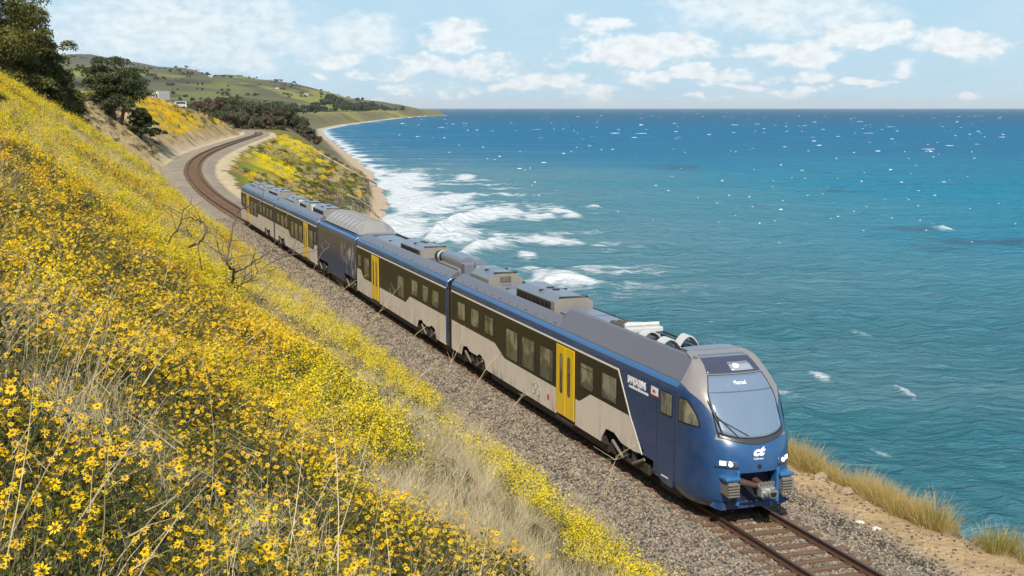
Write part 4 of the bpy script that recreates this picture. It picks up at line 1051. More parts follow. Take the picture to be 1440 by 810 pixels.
# ------------------------------------------------------------------ scattering (geometry nodes), for what nobody could count
def scatter(name, kinds, P, rotz, scl, idx, tilt=None, zs=None, label=None, cat=None, mats=()):
    n = len(P); me = bpy.data.meshes.new(name); me.vertices.add(n); me.vertices.foreach_set('co', np.asarray(P, np.float32).ravel())
    rot = np.zeros((n, 3), np.float32); rot[:, 2] = rotz
    if tilt is not None: rot[:, 0] = tilt[:, 0]; rot[:, 1] = tilt[:, 1]
    a = me.attributes.new('rot', 'FLOAT_VECTOR', 'POINT'); a.data.foreach_set('vector', rot.ravel())
    sv = np.stack([scl, scl, scl*(1 if zs is None else zs)], -1).astype(np.float32)
    a = me.attributes.new('scl', 'FLOAT_VECTOR', 'POINT'); a.data.foreach_set('vector', sv.ravel())
    a = me.attributes.new('kind_id', 'INT', 'POINT'); a.data.foreach_set('value', np.asarray(idx, np.int32))
    o = bpy.data.objects.new(name, me); COL.objects.link(o)
    ng = bpy.data.node_groups.new(name, 'GeometryNodeTree')
    ng.interface.new_socket('Geometry', in_out='INPUT', socket_type='NodeSocketGeometry'); ng.interface.new_socket('Geometry', in_out='OUTPUT', socket_type='NodeSocketGeometry')
    N = ng.nodes; L = ng.links; gi = N.new('NodeGroupInput'); go = N.new('NodeGroupOutput'); jn = N.new('GeometryNodeJoinGeometry')
    def na(nm, dt):
        q = N.new('GeometryNodeInputNamedAttribute'); q.data_type = dt; q.inputs['Name'].default_value = nm; return q.outputs['Attribute']
    ra, sa, ka = na('rot', 'FLOAT_VECTOR'), na('scl', 'FLOAT_VECTOR'), na('kind_id', 'INT')
    e2r = N.new('FunctionNodeEulerToRotation'); L.new(ra, e2r.inputs[0])
    for k, src in enumerate(kinds):
        cm = N.new('FunctionNodeCompare'); cm.data_type = 'INT'; cm.operation = 'EQUAL'; L.new(ka, cm.inputs[2]); cm.inputs[3].default_value = k
        ip = N.new('GeometryNodeInstanceOnPoints'); oi = N.new('GeometryNodeObjectInfo'); oi.inputs['Object'].default_value = src; oi.inputs['As Instance'].default_value = True
        L.new(gi.outputs[0], ip.inputs['Points']); L.new(cm.outputs[0], ip.inputs['Selection']); L.new(oi.outputs['Geometry'], ip.inputs['Instance'])
        L.new(e2r.outputs[0], ip.inputs['Rotation']); L.new(sa, ip.inputs['Scale']); L.new(ip.outputs[0], jn.inputs[0])
    L.new(jn.outputs[0], go.inputs[0])
    md = o.modifiers.new('scatter', 'NODES'); md.node_group = ng
    tag(o, label, cat, kind='stuff'); return o

def foliage(name, cols, rough=.6, transl=.35, vary=.25):
    """leaf or petal: diffuse with light coming through; each plant a little different"""
    m = bpy.data.materials.new(name); m.use_nodes = True; T = NT(m.node_tree); T.n.clear()
    P = T.new('ShaderNodeNewGeometry').outputs['Position']; rnd = T.new('ShaderNodeObjectInfo').outputs['Random']; isl = T.new('ShaderNodeNewGeometry').outputs['Random Per Island']
    n = T.noise(P, .35, 3, .6)
    f = T.math('ADD', T.math('MULTIPLY', isl, .55), T.math('ADD', T.math('MULTIPLY', rnd, .25), T.math('MULTIPLY_ADD', n, .8, -.3)), clamp=True)
    c = T.mix(f, cols[0], cols[1])
    d = T.new('ShaderNodeBsdfDiffuse'); t = T.new('ShaderNodeBsdfTranslucent'); mx = T.new('ShaderNodeMixShader'); g = T.new('ShaderNodeBsdfGlossy'); mg = T.new('ShaderNodeMixShader')
    T.put(d.inputs[0], c); T.put(t.inputs[0], c); mx.inputs[0].default_value = transl; T.l.new(d.outputs[0], mx.inputs[1]); T.l.new(t.outputs[0], mx.inputs[2])
    g.inputs['Roughness'].default_value = rough; mg.inputs[0].default_value = .03; T.l.new(mx.outputs[0], mg.inputs[1]); T.l.new(g.outputs[0], mg.inputs[2])
    T.l.new(mg.outputs[0], T.new('ShaderNodeOutputMaterial').inputs[0]); return m
M['leaf'] = foliage('green_leaves', ((.055, .078, .012), (.19, .20, .025)))
M['leafdk'] = foliage('dark_leaves', ((.018, .028, .008), (.065, .078, .016)))
M['gold'] = foliage('golden_petals', ((.86, .45, .002), (.94, .72, .006)), transl=.3)
M['lemon'] = foliage('lemon_blossom', ((.88, .66, .004), (.94, .80, .010)), transl=.35)
M['eye'] = mat('flower_eye', (.16, .05, .008), .9)
M['straw'] = foliage('dry_straw', ((.44, .34, .17), (.76, .65, .43)), transl=.3)
M['twig'] = mat('dry_twig', (.17, .13, .10), .9)
M['stem'] = foliage('stems', ((.13, .13, .05), (.28, .22, .10)), transl=.1)

class PB:
    """plant builder: triangles and quads gathered as arrays"""
    def __init__(s, seed): s.v = []; s.f = []; s.m = []; s.r = random.Random(seed)
    def leaf(s, p, d, L, w, m, fold=.3):
        d = Vector(d).normalized(); r = s.r; a = d.cross(Vector((r.uniform(-1,1), r.uniform(-1,1), r.uniform(-.2,1)))).normalized(); n = d.cross(a)
        b = len(s.v); p = Vector(p); q = p+d*L*.5+n*L*fold*.3
        s.v += [p, q+a*w*.5, p+d*L, q-a*w*.5]; s.f += [(b, b+1, b+2, b+3)]; s.m += [m]
    def blade(s, p, d, L, w, m, bend=.4, seg=3):
        p = Vector(p); d = Vector(d).normalized(); r = s.r; a = d.cross(Vector((r.uniform(-1,1), r.uniform(-1,1), .1))).normalized(); g = Vector((r.uniform(-1,1), r.uniform(-1,1), -.8))*bend
        b = len(s.v)
        for k in range(seg+1):
            t = k/seg; c = p+d*L*t+g*L*t*t*.5; ww = w*(1-t*.85); s.v += [c+a*ww*.5, c-a*ww*.5]
        for k in range(seg): q = b+2*k; s.f.append((q, q+1, q+3, q+2)); s.m.append(m)
        return s.v[-1].copy()
    def daisy(s, c, n, R_, mp, me_, np_=11):
        n = Vector(n).normalized(); a = n.orthogonal().normalized(); b_ = n.cross(a); r = s.r; c = Vector(c); ph = r.random()*6
        for k in range(np_):
            t = ph+2*math.pi*(k+r.uniform(-.2,.2))/np_; u = a*math.cos(t)+b_*math.sin(t); v = n.cross(u); L = R_*r.uniform(.8, 1.1); w = R_*.34; dr = n*R_*r.uniform(-.25, .12)
            b = len(s.v); s.v += [c+u*R_*.2, c+u*L*.6+v*w*.5+dr*.3, c+u*L+dr, c+u*L*.6-v*w*.5+dr*.3]; s.f.append((b, b+1, b+2, b+3)); s.m.append(mp)
        b = len(s.v)
        for k in range(6): t = k*math.pi/3; s.v.append(c+(a*math.cos(t)+b_*math.sin(t))*R_*.28+n*.001)
        s.v.append(c+n*R_*.20)
        for k in range(6): s.f.append((b+k, b+(k+1) % 6, b+6, b+6)); s.m.append(me_)
    def mini(s, c, R_, m, up=None):
        """tiny four-petalled blossom: two crossed faces"""
        r = s.r; n = Vector((r.uniform(-1,1), r.uniform(-1,1), r.uniform(.2,1.4))).normalized(); a = n.orthogonal().normalized(); b_ = n.cross(a); c = Vector(c); b = len(s.v)
        s.v += [c+a*R_, c+b_*R_*.45, c-a*R_, c-b_*R_*.45, c+b_*R_, c+a*R_*.45+n*.002, c-b_*R_, c-a*R_*.45+n*.002]
        s.f += [(b, b+1, b+2, b+3), (b+4, b+5, b+6, b+7)]; s.m += [m, m]
    def done(s, name, mats):
        o = mesh_obj(name, s.v, [f if f[-1] != f[-2] else f[:3] for f in s.f], mats, None, s.m, False, link=False); return o
def daisy_bush(seed, nf=16, leaves=170, big=1., gold=True):
    b = PB(seed); r = b.r
    for i in range(26):
        t = r.random()*6.28; rad = r.uniform(0, .30); base_ = (rad*.4*math.cos(t), rad*.4*math.sin(t), -.1); tip = Vector((rad*1.25*math.cos(t), rad*1.25*math.sin(t), r.uniform(.28, .52)))
        b.blade(base_, tip-Vector(base_), (tip-Vector(base_)).length, .007, 3, .05, 2)
    for i in range(leaves):
        t = r.random()*6.28; rad = .42*math.sqrt(r.random()); z = r.uniform(-.02, .42)*(1-.5*rad/.42)
        b.leaf((rad*math.cos(t), rad*math.sin(t), z), (r.uniform(-1,1), r.uniform(-1,1), r.uniform(-.2, 1.)), r.uniform(.03, .075), r.uniform(.012, .024), 0 if r.random() < .45 else 4)
    for i in range(nf):
        t = r.random()*6.28; rad = .42*math.sqrt(r.random()); z = .34+.2*r.random()-.3*rad*rad
        n = (r.uniform(-.7,.7), r.uniform(-1.1,.3), 1.)
        if r.random() < .12: b.daisy((rad*math.cos(t), rad*math.sin(t), z*.8), n, .016*big, 2, 2, 6)
        else: b.daisy((rad*math.cos(t), rad*math.sin(t), z), n, r.uniform(.019, .035)*big, 1, 2, r.choice((9, 11, 13)))
    for i in range(2): b.blade((r.uniform(-.3,.3), r.uniform(-.3,.3), .1), (r.uniform(-1,1), r.uniform(-1,1), .9), r.uniform(.3, .6), .005, 5, .5)
    return b.done('daisy_bush', [M['leaf'], M['gold' if gold else 'lemon'], M['eye'], M['stem'], M['leafdk'], M['straw']])
def mustard_bush(seed, nb=150, leaves=110, h=.62, gold=False):
    b = PB(seed); r = b.r
    tips = []
    for i in range(22):
        t = r.random()*6.28; rad = r.uniform(0, .36); d = Vector((rad*math.cos(t), rad*math.sin(t), h*r.uniform(.65, 1.05))); b.blade((0, 0, -.1), d+Vector((0,0,.1)), d.length+.1, .006, 2, .06, 2); tips.append(d)
    for i in range(leaves):
        t = r.random()*6.28; rad = .38*math.sqrt(r.random()); b.leaf((rad*math.cos(t), rad*math.sin(t), r.uniform(-.05, h*.72)), (r.uniform(-1,1), r.uniform(-1,1), r.uniform(-.1,1)), r.uniform(.03,.08), r.uniform(.012,.028), 0 if r.random() < .75 else 3)
    for i in range(nb):
        d = r.choice(tips); q = d*r.uniform(.72, 1.05); b.mini((q.x+r.gauss(0,.035), q.y+r.gauss(0,.035), q.z+r.gauss(0,.03)), r.uniform(.011,.021), 1)
    for i in range(5): b.blade((r.uniform(-.3,.3), r.uniform(-.3,.3), .2), (r.uniform(-1,1), r.uniform(-1,1), 1.1), r.uniform(.3, .6), .004, 4, .4)
    return b.done('mustard_bush', [M['leaf'], M['gold' if gold else 'lemon'], M['stem'], M['leafdk'], M['straw']])
def grass_tuft(seed, n=70, h=.7, spread=.22, lean=.6, w=.006, green=.0, bend=.5):
    b = PB(seed); r = b.r; lx, ly = r.uniform(-1,1)*lean, r.uniform(-1,1)*lean
    for i in range(n):
        t = r.random()*6.28; rad = spread*math.sqrt(r.random())
        b.blade((rad*math.cos(t), rad*math.sin(t), -.05), (lx*.5+r.gauss(0,.33), ly*.5+r.gauss(0,.33), 1), h*r.uniform(.45, 1.1), w, 1 if r.random() < green else 0, bend)
    return b.done('grass_tuft', [M['straw'], M['leaf']])
def stalks(seed, n=9, h=1.3):
    b = PB(seed); r = b.r
    for i in range(n):
        d = Vector((r.gauss(.1,.35), r.gauss(0,.35), 1)); L = h*r.uniform(.6,1.1); st = Vector((r.uniform(-.3,.3), r.uniform(-.3,.3), -.05)); b.blade(st, d, L, .009, 0, .35, 4)
        for k in range(4):
            q = st+d.normalized()*L*r.uniform(.4,.9); b.blade(q, (r.uniform(-1,1), r.uniform(-1,1), .8), L*r.uniform(.12,.3), .0045, 0, .3, 2)
    return b.done('dry_stalks', [M['straw']])
def shrublet(seed, n=260, m=0):
    b = PB(seed); r = b.r
    for i in range(n):
        t = r.random()*6.28; ph = math.acos(r.uniform(-.1,1)); R_ = .5*r.uniform(.55,1)*(1+.25*math.sin(3*t+seed)); d = Vector((math.sin(ph)*math.cos(t), math.sin(ph)*math.sin(t), math.cos(ph)*.8))
        b.leaf(d*R_, d+Vector((r.uniform(-1,1), r.uniform(-1,1), r.uniform(-.6,.8))), r.uniform(.06,.14), r.uniform(.03,.07), m)
    return b.done('shrublet', [M['leafdk'], M['leaf'], M['lemon'], M['gold'], M['straw']])
K_daisy = [daisy_bush(1, 26), daisy_bush(2, 34), daisy_bush(3, 14, 230), daisy_bush(4, 24, 150, 1.1), daisy_bush(5, 4, 260, .9), daisy_bush(6, 22, 170, .8), daisy_bush(7, 26, 150, 1.05, False)]
K_must = [mustard_bush(11), mustard_bush(12, 190), mustard_bush(13, 90, 170), mustard_bush(14, 150, 100, .6, True)]
K_grass = [grass_tuft(21), grass_tuft(22, 90, .9, .2, 1.), grass_tuft(23, 60, .5, .3)]
K_stalk = [stalks(31), stalks(32, 7, 1.7)]
K_shrub = [shrublet(41), shrublet(42, 260, 1), shrublet(43, 240, 2), shrublet(44, 240, 3), shrublet(45, 240, 4)]

def st_world(s, t):
    x = np.interp(s, TS, TP[:, 0]); y = np.interp(s, TS, TP[:, 1]); a = tr_az(y)
    return x+t*np.cos(a), y-t*np.sin(a)
def pts_on(s0, s1, t0, t1, dens, seed):
    g = np.random.default_rng(seed); n = int((s1-s0)*(t1-t0)*dens); s = g.uniform(s0, s1, n); t = g.uniform(t0, t1, n); X, Y = st_world(s, t); return s, t, X, Y, g
def lay(name, kinds, bands, mask, label, cat, zoff=-.03, zs=None):
    """bands: (s0, s1, t0, t1, density, scale lo, scale hi)"""
    A = []
    for bi, (s0, s1, t0, t1, dn, a, b_) in enumerate(bands):
        s, t, X, Y, g = pts_on(s0, s1, t0, t1, dn, hash(name) % 1000 if False else sum(map(ord, name))+bi*31)
        keep, ix = mask(s, t, X, Y, g); keep = keep & (np.hypot(X, Y) > 4.5)
        s, t, X, Y, ix = s[keep], t[keep], X[keep], Y[keep], ix[keep]; Z = ground(X, Y)
        A.append(np.stack([X, Y, Z+zoff, g.uniform(0, 6.28, len(X)), g.uniform(a, b_, len(X))*(.62+.8*fbm(X/2.6, Y/2.6, 401, 3)), ix, g.normal(0, .16, len(X)), g.normal(0, .16, len(X))], -1))
    A = np.concatenate(A)
    return scatter(name, kinds, A[:, :3], A[:, 3], A[:, 4], A[:, 5], A[:, 6:8], zs, label, cat)
# where golden daisies, lemon mustard and dry straw grow on the bank
def straw_field(X, Y, s, t):
    f = fbm(X/6.5+7, Y/6.5, 123, 3)
    # two big patches of dead straw: one low on the bank beside the front of the train, one around the dead shrub
    p1 = np.exp(-(((s-28)/7)**2+((t+9.3)/1.7)**2)); p2 = np.exp(-(((s-33)/6)**2+((t+11)/2.2)**2)); p3 = np.exp(-(((s-120)/35)**2+((t+13.5)/2.5)**2))
    return f+.25*p1+.14*p2+.2*p3
def gold_field(X, Y, s, t):
    return fbm(X/8, Y/8, 311, 3)+.40*(1-sst(s+1.6*(t+10), 10, 40))-.225+.05*sst(-t, 9, 15)*(1-sst(s, 30, 50))-.18*sst(t, -8.5, -5.5)*sst(s, 20, 30)
def m_daisy(s, t, X, Y, g):
    gf = gold_field(X, Y, s, t)+g.normal(0, .05, len(s)); keep = (gf > .50) & (straw_field(X, Y, s, t)+g.normal(0, .05, len(s)) < .63) & (ground(X, Y) > .1)
    ix = g.choice([0, 1, 2, 3, 4, 5, 6], len(s), p=[.2, .17, .17, .17, .09, .1, .1]); return keep, ix
def m_must(s, t, X, Y, g):
    gf = gold_field(X, Y, s, t)+g.normal(0, .07, len(s)); keep = (gf < .55) & (np.hypot(X, Y) > 13+3*g.random(len(s))) & (straw_field(X, Y, s, t)+g.normal(0, .05, len(s)) < .62) & (t < -4.3+.4*g.normal(0, 1, len(s)))
    mix_ = gf > .42; ix = np.where(mix_ & (g.random(len(s)) < .6), 3, g.choice([0, 1, 2], len(s), p=[.35, .35, .3])); return keep, ix
def m_straw(s, t, X, Y, g):
    sf = straw_field(X, Y, s, t)+g.normal(0, .06, len(s)); keep = (sf > .61) | ((t > -5.4) & (g.random(len(s)) < .35)) | (g.random(len(s)) < .04)
    return keep & (t < -3.7), g.choice([0, 1, 2], len(s))
lay('golden_daisies', K_daisy, [(-4, 26, -24, -4.6, 15, .7, 1.2), (26, 52, -22, -4.6, 9, .9, 1.3), (52, 110, -24, -4.6, 2.4, 1.2, 1.9)], m_daisy, 'golden daisies in bloom over the near bank beside the track', 'wildflowers')
lay('lemon_mustard', K_must, [(-4, 26, -24, -4.4, 10, .8, 1.2), (26, 60, -24, -3.7, 10, .85, 1.3), (60, 120, -25, -3.8, 5.5, 1.0, 1.6), (120, 165, -24, -4.8, 1.8, 1.3, 2.2)],
    m_must, 'bright lemon mustard flowering further along the bank', 'wildflowers')
lay('dry_grass', K_grass, [(-2, 40, -22, -3.6, 7, .7, 1.2), (40, 90, -20, -3.6, 4.5, .8, 1.3), (90, 210, -22, -4.2, 1.3, 1.0, 1.7)], m_straw, 'bleached dry grass in drifts between the flowers on the bank', 'dry grass')
def m_stalk(s, t, X, Y, g):
    sf = straw_field(X, Y, s, t); return (g.random(len(s)) < .25+.9*(sf > .55)) , g.choice([0, 1], len(s))
lay('dry_stalks', K_stalk, [(2, 40, -20, -3.9, .9, .6, 1.1), (40, 100, -18, -3.9, 1.6, .7, 1.3)], m_stalk, 'thin bleached stalks standing above the flowers', 'dry stalks')
def m_bank(s, t, X, Y, g):
    n_ = fbm(X/5+9, Y/5, 515, 3); return (n_ > .57) & (t < -5.5), np.where(g.random(len(s)) < .6, 0, np.where(g.random(len(s)) < .6, 1, 4))
lay('bank_scrub', K_shrub, [(0, 45, -20, -5, 1.3, .45, .85), (45, 125, -22, -5, .8, .6, 1.2)], m_bank, 'dark green scrub in the hollows between the flowers', 'scrub', .02)
# scrub and bloom on the far cutting and on the seaward spur
def m_cut(s, t, X, Y, g):
    n_ = fbm(X/7, Y/7, 5, 3); z = ground(X, Y); top = (z > 5.5) & (g.random(len(s)) < .5)
    ix = np.where(top & (fbm(X/22, Y/22, 8, 3) > .46), 3, np.where(g.random(len(s)) < .45, 4, g.choice([0, 1], len(s)))); return ((n_ > .56) | top) & (z > .6), ix
lay('cutting_scrub', K_shrub, [(130, 250, -20, -6.5, .55, .7, 1.6), (250, 400, -26, -8, .30, .9, 2.0)], m_cut, 'low scrub and orange bloom on the tan cutting beyond the train', 'scrub', -.1)
def m_spur(s, t, X, Y, g):
    n_ = fbm(X/9+3, Y/30, 71, 3); n2 = fbm(X/8, Y/8, 15, 3); z = ground(X, Y); u_ = g.random(len(s))
    ix = np.where((t < 20) & (n_ > .44) & (u_ < .65), 2, np.where(u_ < .30, 0, np.where(u_ < .52, 1, np.where(u_ < .88, 4, 3)))); return (n2 > .40) & (z > -10) & (t > 6.5+1.5*g.normal(0, 1, len(s))), ix
lay('bluff_scrub', K_shrub, [(118, 240, 5.5, 42, .55, .5, 1.5), (240, 400, 6, 75, .22, .8, 2.1)], m_spur, 'yellow bloom and green scrub over the seaward slope behind the train', 'scrub', -.1)

# ------------------------------------------------------------------ ballast stones
def stoneb(T, b):
    rnd = T.new('ShaderNodeNewGeometry').outputs['Random Per Island']; r2 = T.new('ShaderNodeObjectInfo').outputs['Random']
    c = T.mix(rnd, (.065, .054, .042), (.40, .325, .235)); c = T.mix(T.math('GREATER_THAN', T.math('FRACT', T.math('MULTIPLY', rnd, 17)), .75), c, (.07, .065, .06)); T.put(b.inputs['Base Color'], c)
M['stone'] = mat('crushed_rock', rough=.9, build=stoneb, Specular_IOR_Level=.2)
def gravel_patch(seed, n=150, half=.5, r0=.022, r1=.045):
    r = random.Random(seed); V = []; F = []
    ico = bmesh.new(); bmesh.ops.create_icosphere(ico, subdivisions=1, radius=1); iv = [v.co.copy() for v in ico.verts]; ifc = [[v.index for v in f.verts] for f in ico.faces]; ico.free()
    for k in range(n):
        c0 = Vector((r.uniform(-half, half), r.uniform(-half, half), r.uniform(-.01, .025))); q = r.uniform(r0, r1); sc = Vector((r.uniform(.7,1.3), r.uniform(.7,1.2), r.uniform(.5,.9)))*q; ro = Matrix.Rotation(r.random()*6, 3, 'Z') @ Matrix.Rotation(r.random()*3, 3, 'X')
        b0 = len(V); V += [c0+ro @ Vector((v.x*sc.x, v.y*sc.y, v.z*sc.z))*r.uniform(.8, 1.15) for v in iv]; F += [[b0+i for i in f] for f in ifc]
    return mesh_obj('gravel_patch', V, F, M['stone'], link=False)
K_grav = [gravel_patch(k) for k in range(3)]+[gravel_patch(9, 22, .5, .02, .05)]
P = []; g = np.random.default_rng(5)
for s0, s1, st in ((14, 62, .62), (62, 125, .9)):
    for s in np.arange(s0, s1, st):
        for t in np.arange(-4.6, 3.6, st):
            e_ = abs(t)
            if t > 3.0 and g.random() < .5 : continue
            k = 3 if (t > 2.75 or t < -4.2) else g.integers(0, 3)
            P.append((s+g.uniform(-.15, .15), t+g.uniform(-.15, .15), k, st/.62))
for s in np.arange(14, 60, .8):
    for t in np.arange(3.2, 4.7, 1.3): P.append((s+g.uniform(-.3,.3), t+g.uniform(-.3,.3), 3, 1.))
P = np.array(P); X, Y = st_world(P[:, 0], P[:, 1]); Z = ground(X, Y)
Z = np.where(np.abs(P[:, 1]) < 1.75, np.minimum(Z, -.235), Z)
scatter('ballast_stones', K_grav, np.stack([X, Y, Z+.0], -1), g.uniform(0, 6.28, len(X)), P[:, 3], P[:, 2], None, None, 'grey and buff crushed stone heaped round the sleepers', 'gravel')

# whitecaps: short broken crests standing up from the swell, out to the horizon
M['foam'] = mat('foam', (.86, .87, .88), .8)
def crest(seed):
    r = random.Random(seed); n = 14; V = []; F = []
    for i in range(n+1):
        u = i/n*2-1; hgt = (1-u*u)**.7*r.uniform(.35, 1.); y0 = .35*u*u*r.uniform(.5, 1.3)+r.uniform(-.05, .05)
        V += [(u, y0-.22*(1-u*u)-.03, -.15), (u, y0, hgt*.42), (u, y0+.30*(1-u*u)+.03, -.1)]
    for i in range(n):
        a = i*3; F += [(a, a+3, a+4, a+1), (a+1, a+4, a+5, a+2)]
    return mesh_obj('wave_crest', V, F, M['foam'], link=False)
K_cr = [crest(k) for k in range(5)]
g = np.random.default_rng(31); pts = []
while len(pts) < 400:
    py = 153.6+ (g.random()**1.7)*190; px = g.uniform(560, 1500); d_ = 23.5*1767/(py-152); X_ = (px-720)/1767*d_
    if X_ < co_x(d_)+40: continue
    if vnoise(X_/(d_*.08), math.log(d_)*4, 5) < g.random()*.75 and py > 160: continue
    if py > 215 and g.random() < .6: continue
    w = (.9+g.exponential(1.3))*min(1, .35+d_/1500)*d_/1767; pts.append((X_, d_, SEA+.02, w, g.uniform(.08, .38)*min(1.6, .35+d_/1500.)))
pts = np.array(pts)
o = scatter('whitecaps', K_cr, pts[:, :3], g.normal(.05, .25, len(pts)), pts[:, 3], g.integers(0, 5, len(pts)), None, None, 'small white caps scattered over the open sea', 'whitecaps')
sv = np.stack([pts[:, 3], np.maximum(pts[:, 3]*.8, .5), pts[:, 4]*2.2], -1).astype(np.float32); o.data.attributes['scl'].data.foreach_set('vector', sv.ravel())
# ------------------------------------------------------------------ trees
def ray(px, py, dist):
    c, s = math.cos(PITCH), math.sin(PITCH)
    v = Vector((px-720, 1767*c+(405-py)*s, (405-py)*c-1767*s)); v = v/v.y
    return Vector((0, 0, EYE))+v*dist
def gz(x, y): return float(ground(np.array([x]), np.array([y]))[0])
def hit(px, py, d0=20, d1=900):
    ds = np.geomspace(d0, d1, 1500); a = ray(px, py, 1.)-Vector((0, 0, EYE)); X = a.x*ds; Y = a.y*ds; Z = EYE+a.z*ds
    G = ground(X, Y); k = np.argmax(Z < G); return Vector((X[k], Y[k], G[k])) if (Z < G).any() else None
M['bark'] = mat('bark', (.12, .09, .065), .95, build=grime(3, .5, (.05, .04, .03), (1, 1, .3)))
M['needle'] = foliage('cypress_foliage', ((.022, .036, .010), (.075, .085, .022)), transl=.15)
M['olive'] = foliage('olive_foliage', ((.05, .058, .012), (.19, .17, .03)), transl=.2)
M['scrubleaf'] = foliage('grey_green_foliage', ((.045, .050, .026), (.12, .11, .055)), transl=.2)
M['russet'] = foliage('russet_foliage', ((.07, .045, .03), (.15, .105, .06)), transl=.2)
def crown_mesh(name, blobs, n, ls, m, seed, flat=1., parent=None):
    """leaf-clump faces spread through the outer shell of many small blobs"""
    g_ = np.random.default_rng(seed); B = np.array(blobs, float); w = B[:, 3]**2; w /= w.sum()
    k = g_.choice(len(B), n, p=w); d = g_.normal(size=(n, 3)); d /= np.linalg.norm(d, axis=1)[:, None]; d[:, 2] = np.where(d[:, 2] < -.35, -d[:, 2], d[:, 2])
    rr = B[k, 3]*g_.uniform(.45, 1.08, n)**.6; C0 = B[k, :3]+d*rr[:, None]*np.array([1, 1, flat])
    nrm_ = d+g_.normal(0, .55, (n, 3)); nrm_ /= np.linalg.norm(nrm_, axis=1)[:, None]
    a = np.cross(nrm_, g_.normal(size=(n, 3))); a /= np.linalg.norm(a, axis=1)[:, None]; b_ = np.cross(nrm_, a); L = (ls*g_.uniform(.5, 1.3, n))[:, None]
    V = np.stack([C0+a*L*.5, C0+b_*L*.33+nrm_*L*.12, C0-a*L*.5, C0-b_*L*.33-nrm_*L*.05], 1).reshape(-1, 3)
    o = np_mesh(name, V, np.arange(4*n).reshape(n, 4), m, parent=parent); return o
def tree(name, loc, h, r, label, cat, n, ls, m, seed, layers=False, lean=(0, 0), group=None, trunks=1, low=.12, mass=0):
    rs_ = random.Random(seed); root = empty(name, loc); tag(root, label, cat, group); tr = MB(); blobs = []
    for q in range(trunks):
        ox = (q-(trunks-1)/2)*r*.5; top = Vector((ox+lean[0]*h*.6, lean[1]*h*.6, h*.82))
        path = [Vector((ox*.4, 0, -.6)), Vector((ox*.7+lean[0]*h*.15, 0, h*.25)), Vector((ox+lean[0]*h*.4, lean[1]*h*.3, h*.55)), top]
        tr.tube(path, [h*.032, h*.026, h*.017, h*.006], 8)
        nb = 12 if ls < .6 else 6
        for i in range(nb):
            t = rs_.uniform(.25, .95); i0 = min(int(t*3), 2); p = path[i0].lerp(path[i0+1], t*3-i0); ang = i*2.4+rs_.uniform(-.4, .4); L = r*rs_.uniform(.5, .85)*(1.1-.75*t)*(.75 if mass else 1)
            e_ = p+Vector((math.cos(ang)*L, math.sin(ang)*L, L*(.18 if layers else .45))); tr.tube([p, p.lerp(e_, .5)+Vector((0, 0, L*.05)), e_], [h*.010, h*.007, h*.002], 5)
            br = r*rs_.uniform(.22, .36)
            blobs.append((e_.x, e_.y, e_.z, br))
            for _ in range(2): blobs.append((e_.x+rs_.gauss(0, br*.8), e_.y+rs_.gauss(0, br*.8), e_.z+rs_.gauss(0, br*.45), br*rs_.uniform(.5, .9)))
    for i in range(26 if ls < .6 else 14):
        z = rs_.uniform(low, .93); ang = rs_.random()*6.28; rad = r*math.sqrt(rs_.random())*.78*(1-(z-.35)**2*1.3 if z > .35 else .8+.2*z/.35)
        blobs.append((math.cos(ang)*rad+lean[0]*h*z*.6, math.sin(ang)*rad+lean[1]*h*z*.6, h*z, r*rs_.uniform(.16, .32)))
    for i in range(mass):
        z = low+(1-low)*rs_.random()**.85; ang = rs_.random()*6.28; prf = (1-((z-.25)/.78)**2)**.6 if z > .25 else .85+.6*(z-low)
        rad = r*math.sqrt(rs_.random())*.92*max(prf, .05); blobs.append((math.cos(ang)*rad, math.sin(ang)*rad, h*z*.97, r*rs_.uniform(.15, .25)))
    tr.build('trunk', M['bark'], root, smooth=True)
    crown_mesh('crown', blobs, n, ls, m, seed, .55 if layers else .85, root); return root
def ground_at(px, Y): x = (px-720)/1767*Y*math.cos(PITCH)*1.0; x = ray(px, 152, Y).x; return Vector((x, Y, gz(x, Y)))
for px, Y, h, r, lb, sd in [(4,138,14.5,6.2,'tallest round olive-green tree at the top left corner of the bank',1),(58,148,9.0,4.0,'middle-sized olive-green tree between the tallest one and the low bush at the top left',2),(96,156,4.8,2.9,'lowest bushy tree of the top left clump, beside the spreading cypress',3),(32,150,11.0,4.6,'olive-green tree half hidden behind the tallest one at the top left',4)]:
    p = ground_at(px, Y); tree('evergreen_tree', p-Vector((0, 0, .4)), h, r, lb, 'tree', 34000 if h > 8 else 16000, .27, M['olive'], sd, low=.0, mass=90)
p = ground_at(160, 205); tree('cypress_tree', p-Vector((0, 0, .3)), 10.2, 5.2, 'dark spreading cypress alone on the bank top left of the white camper', 'tree', 22000, .32, M['needle'], 11, True, (-.05, 0), None, 3, .10, 22)
p = ground_at(196, 206); tree('cypress_tree', p-Vector((0, 0, .5)), 5.6, 3.0, 'smaller dark cypress with a flat side branch, right under the spreading one', 'tree', 6000, .42, M['needle'], 12, True, (.10, 0), None, 1, .10)
MID = [(272,395,4.5,3.4,0),(283,420,10.5,5.2,1),(300,430,8.8,5.6,1),(318,450,11.5,6.5,0),(336,462,11.0,6.2,0),(352,470,9.5,6.0,0),(322,425,6.0,4.6,1),(305,412,5.0,4.4,0),(340,440,6.0,4.6,0),(368,485,8.6,5.6,0),(383,500,8.2,5.4,0),(372,465,5.2,4.6,1),(398,520,9.0,6.0,0),
       (355,452,4.6,4.2,0),(390,480,5.0,4.6,0),(412,520,6.5,5.0,0),(424,505,6.2,4.2,0),(434,500,5.8,3.8,0),(408,540,7.5,5,0),(420,560,7,5.5,0),(442,545,4.0,3.2,1)]
